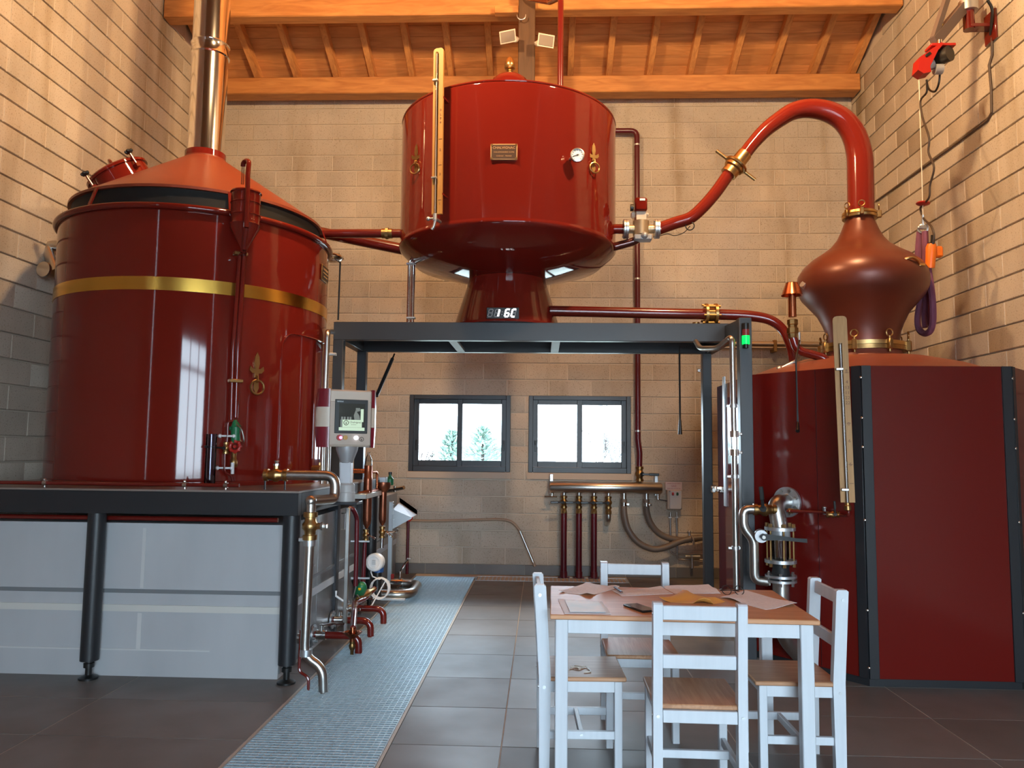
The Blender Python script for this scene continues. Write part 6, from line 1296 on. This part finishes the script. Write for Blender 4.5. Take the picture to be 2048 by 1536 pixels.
sheet('paper_sheet', [(1224, 1181.5), (1243, 1193), (1347, 1188), (1322, 1175)], PAPER, 'flat printed sheet at the table middle behind the phone', 'paper', 'papers on the table', .005, seed=3)
sheet('paper_sheet', [(1326, 1175.5), (1350, 1188), (1441, 1187), (1417, 1169)], PAPER, 'printed sheet behind the yellow envelope at the far table edge', 'paper', 'papers on the table', .006, seed=4)
sheet('paper_sheet', [(1441, 1196), (1531, 1220), (1594, 1211), (1492, 1181)], PAPER, 'curled printed sheet at the table end toward the red furnace', 'paper', 'papers on the table', .010, seed=5)
sheet('envelope', [(1318, 1203), (1420, 1210), (1450, 1204), (1365, 1184)], ENVEL, 'crumpled yellow envelope lying behind the nearest chair back', 'envelope', None, .030, seed=9)
le = sheet('leaflet', [(1116, 1200), (1129, 1228), (1222, 1229), (1204, 1204)], PAPERW, 'white leaflet with pale blue print at the near table corner', 'leaflet', None, .003, seed=6)
A, B, C_, D2 = [TP(*p)+V((0, 0, .0055)) for p in ((1130, 1203), (1140, 1226), (1212, 1227), (1197, 1206))]
mb = MB(); mb.add([A, B, C_, D2]+[p+V((0, 0, .0006)) for p in (A, B, C_, D2)], [(0, 3, 2, 1), (4, 5, 6, 7), (0, 1, 5, 4), (1, 2, 6, 5), (2, 3, 7, 6), (3, 0, 4, 7)]); mb.build('blue_print', PRINTB, le)
A, B, C_, D2 = [TP(*p) for p in ((1247, 1212), (1286, 1226), (1312, 1223), (1274, 1210))]
pc_ = (A+B+C_+D2)/4; dx = (B-A); dy = (D2-A); an = math.atan2(dx.y, dx.x); t = thing('smartphone', pc_, 'dark smartphone lying face up on the table', 'phone'); M3 = Matrix.Rotation(an, 3, 'Z')
MB().box(pc_+V((0, 0, .0048)), (dx.length, .078, .009), .003, M3).build('phone_body', KNOBK, t); MB().box(pc_+V((0, 0, .0094)), (dx.length-.012, .068, .0008), 0, M3).build('screen', mat('dim_phone_glass', (.18, .15, .14), .12), t)
a, b = TP(1229, 1179)+V((0, 0, .012)), TP(1244, 1189)+V((0, 0, .012)); t = thing('pen', (a+b)/2, 'dark blue pen lying across two paper sheets', 'pen'); MB().tube([a, b], .0055, 10).build('barrel', NAVY, t); MB().tube([b, b+(b-a).normalized()*.018], [.0052, .0015], 10).build('tip', CHROME, t)
q0 = TP(1464, 1187); t = thing('eyeglasses', q0, 'dark framed eyeglasses folded near the paper sheets', 'glasses')
m = MB()
for s in (-1, 1): m.torus(q0+V((s*.032, -.02, .02)), (.1, -1, .6), .024, .0022, 18, 6)
m.tube([q0+V((-.010, -.02, .026)), q0+V((0, -.02, .029)), q0+V((.010, -.02, .026))], .002, 6); m.build('front_frame', KNOBK, t)
for s in (-1, 1): MB().tube([q0+V((s*.056, -.018, .026)), q0+V((s*.058, .02, .016)), q0+V((-s*.02, .055, .006)), q0+V((-s*.05, .05, .004))], .0022, 6).build('temple', KNOBK, t)
q = P(1158, 1338, Z=sh); rr = random.Random(4); m = MB(); m.tube(spline([q+V((-.045, -.01, .003)), q+V((-.01, .035, .004)), q+V((.0, -.01, .004)), q+V((.03, .03, .004)), q+V((.045, -.005, .003)), q+V((.05, -.05, .003)), q+V((.02, -.06, .003))], 5), .002, 5); m.tube(spline([q+V((-.04, .02, .006)), q+V((.0, .0, .007)), q+V((-.02, .04, .006)), q+V((.02, .02, .004))], 5), .002, 5); m.solo('string', CREAM, 'tangled pale string lying on the seat of a chair', 'string')
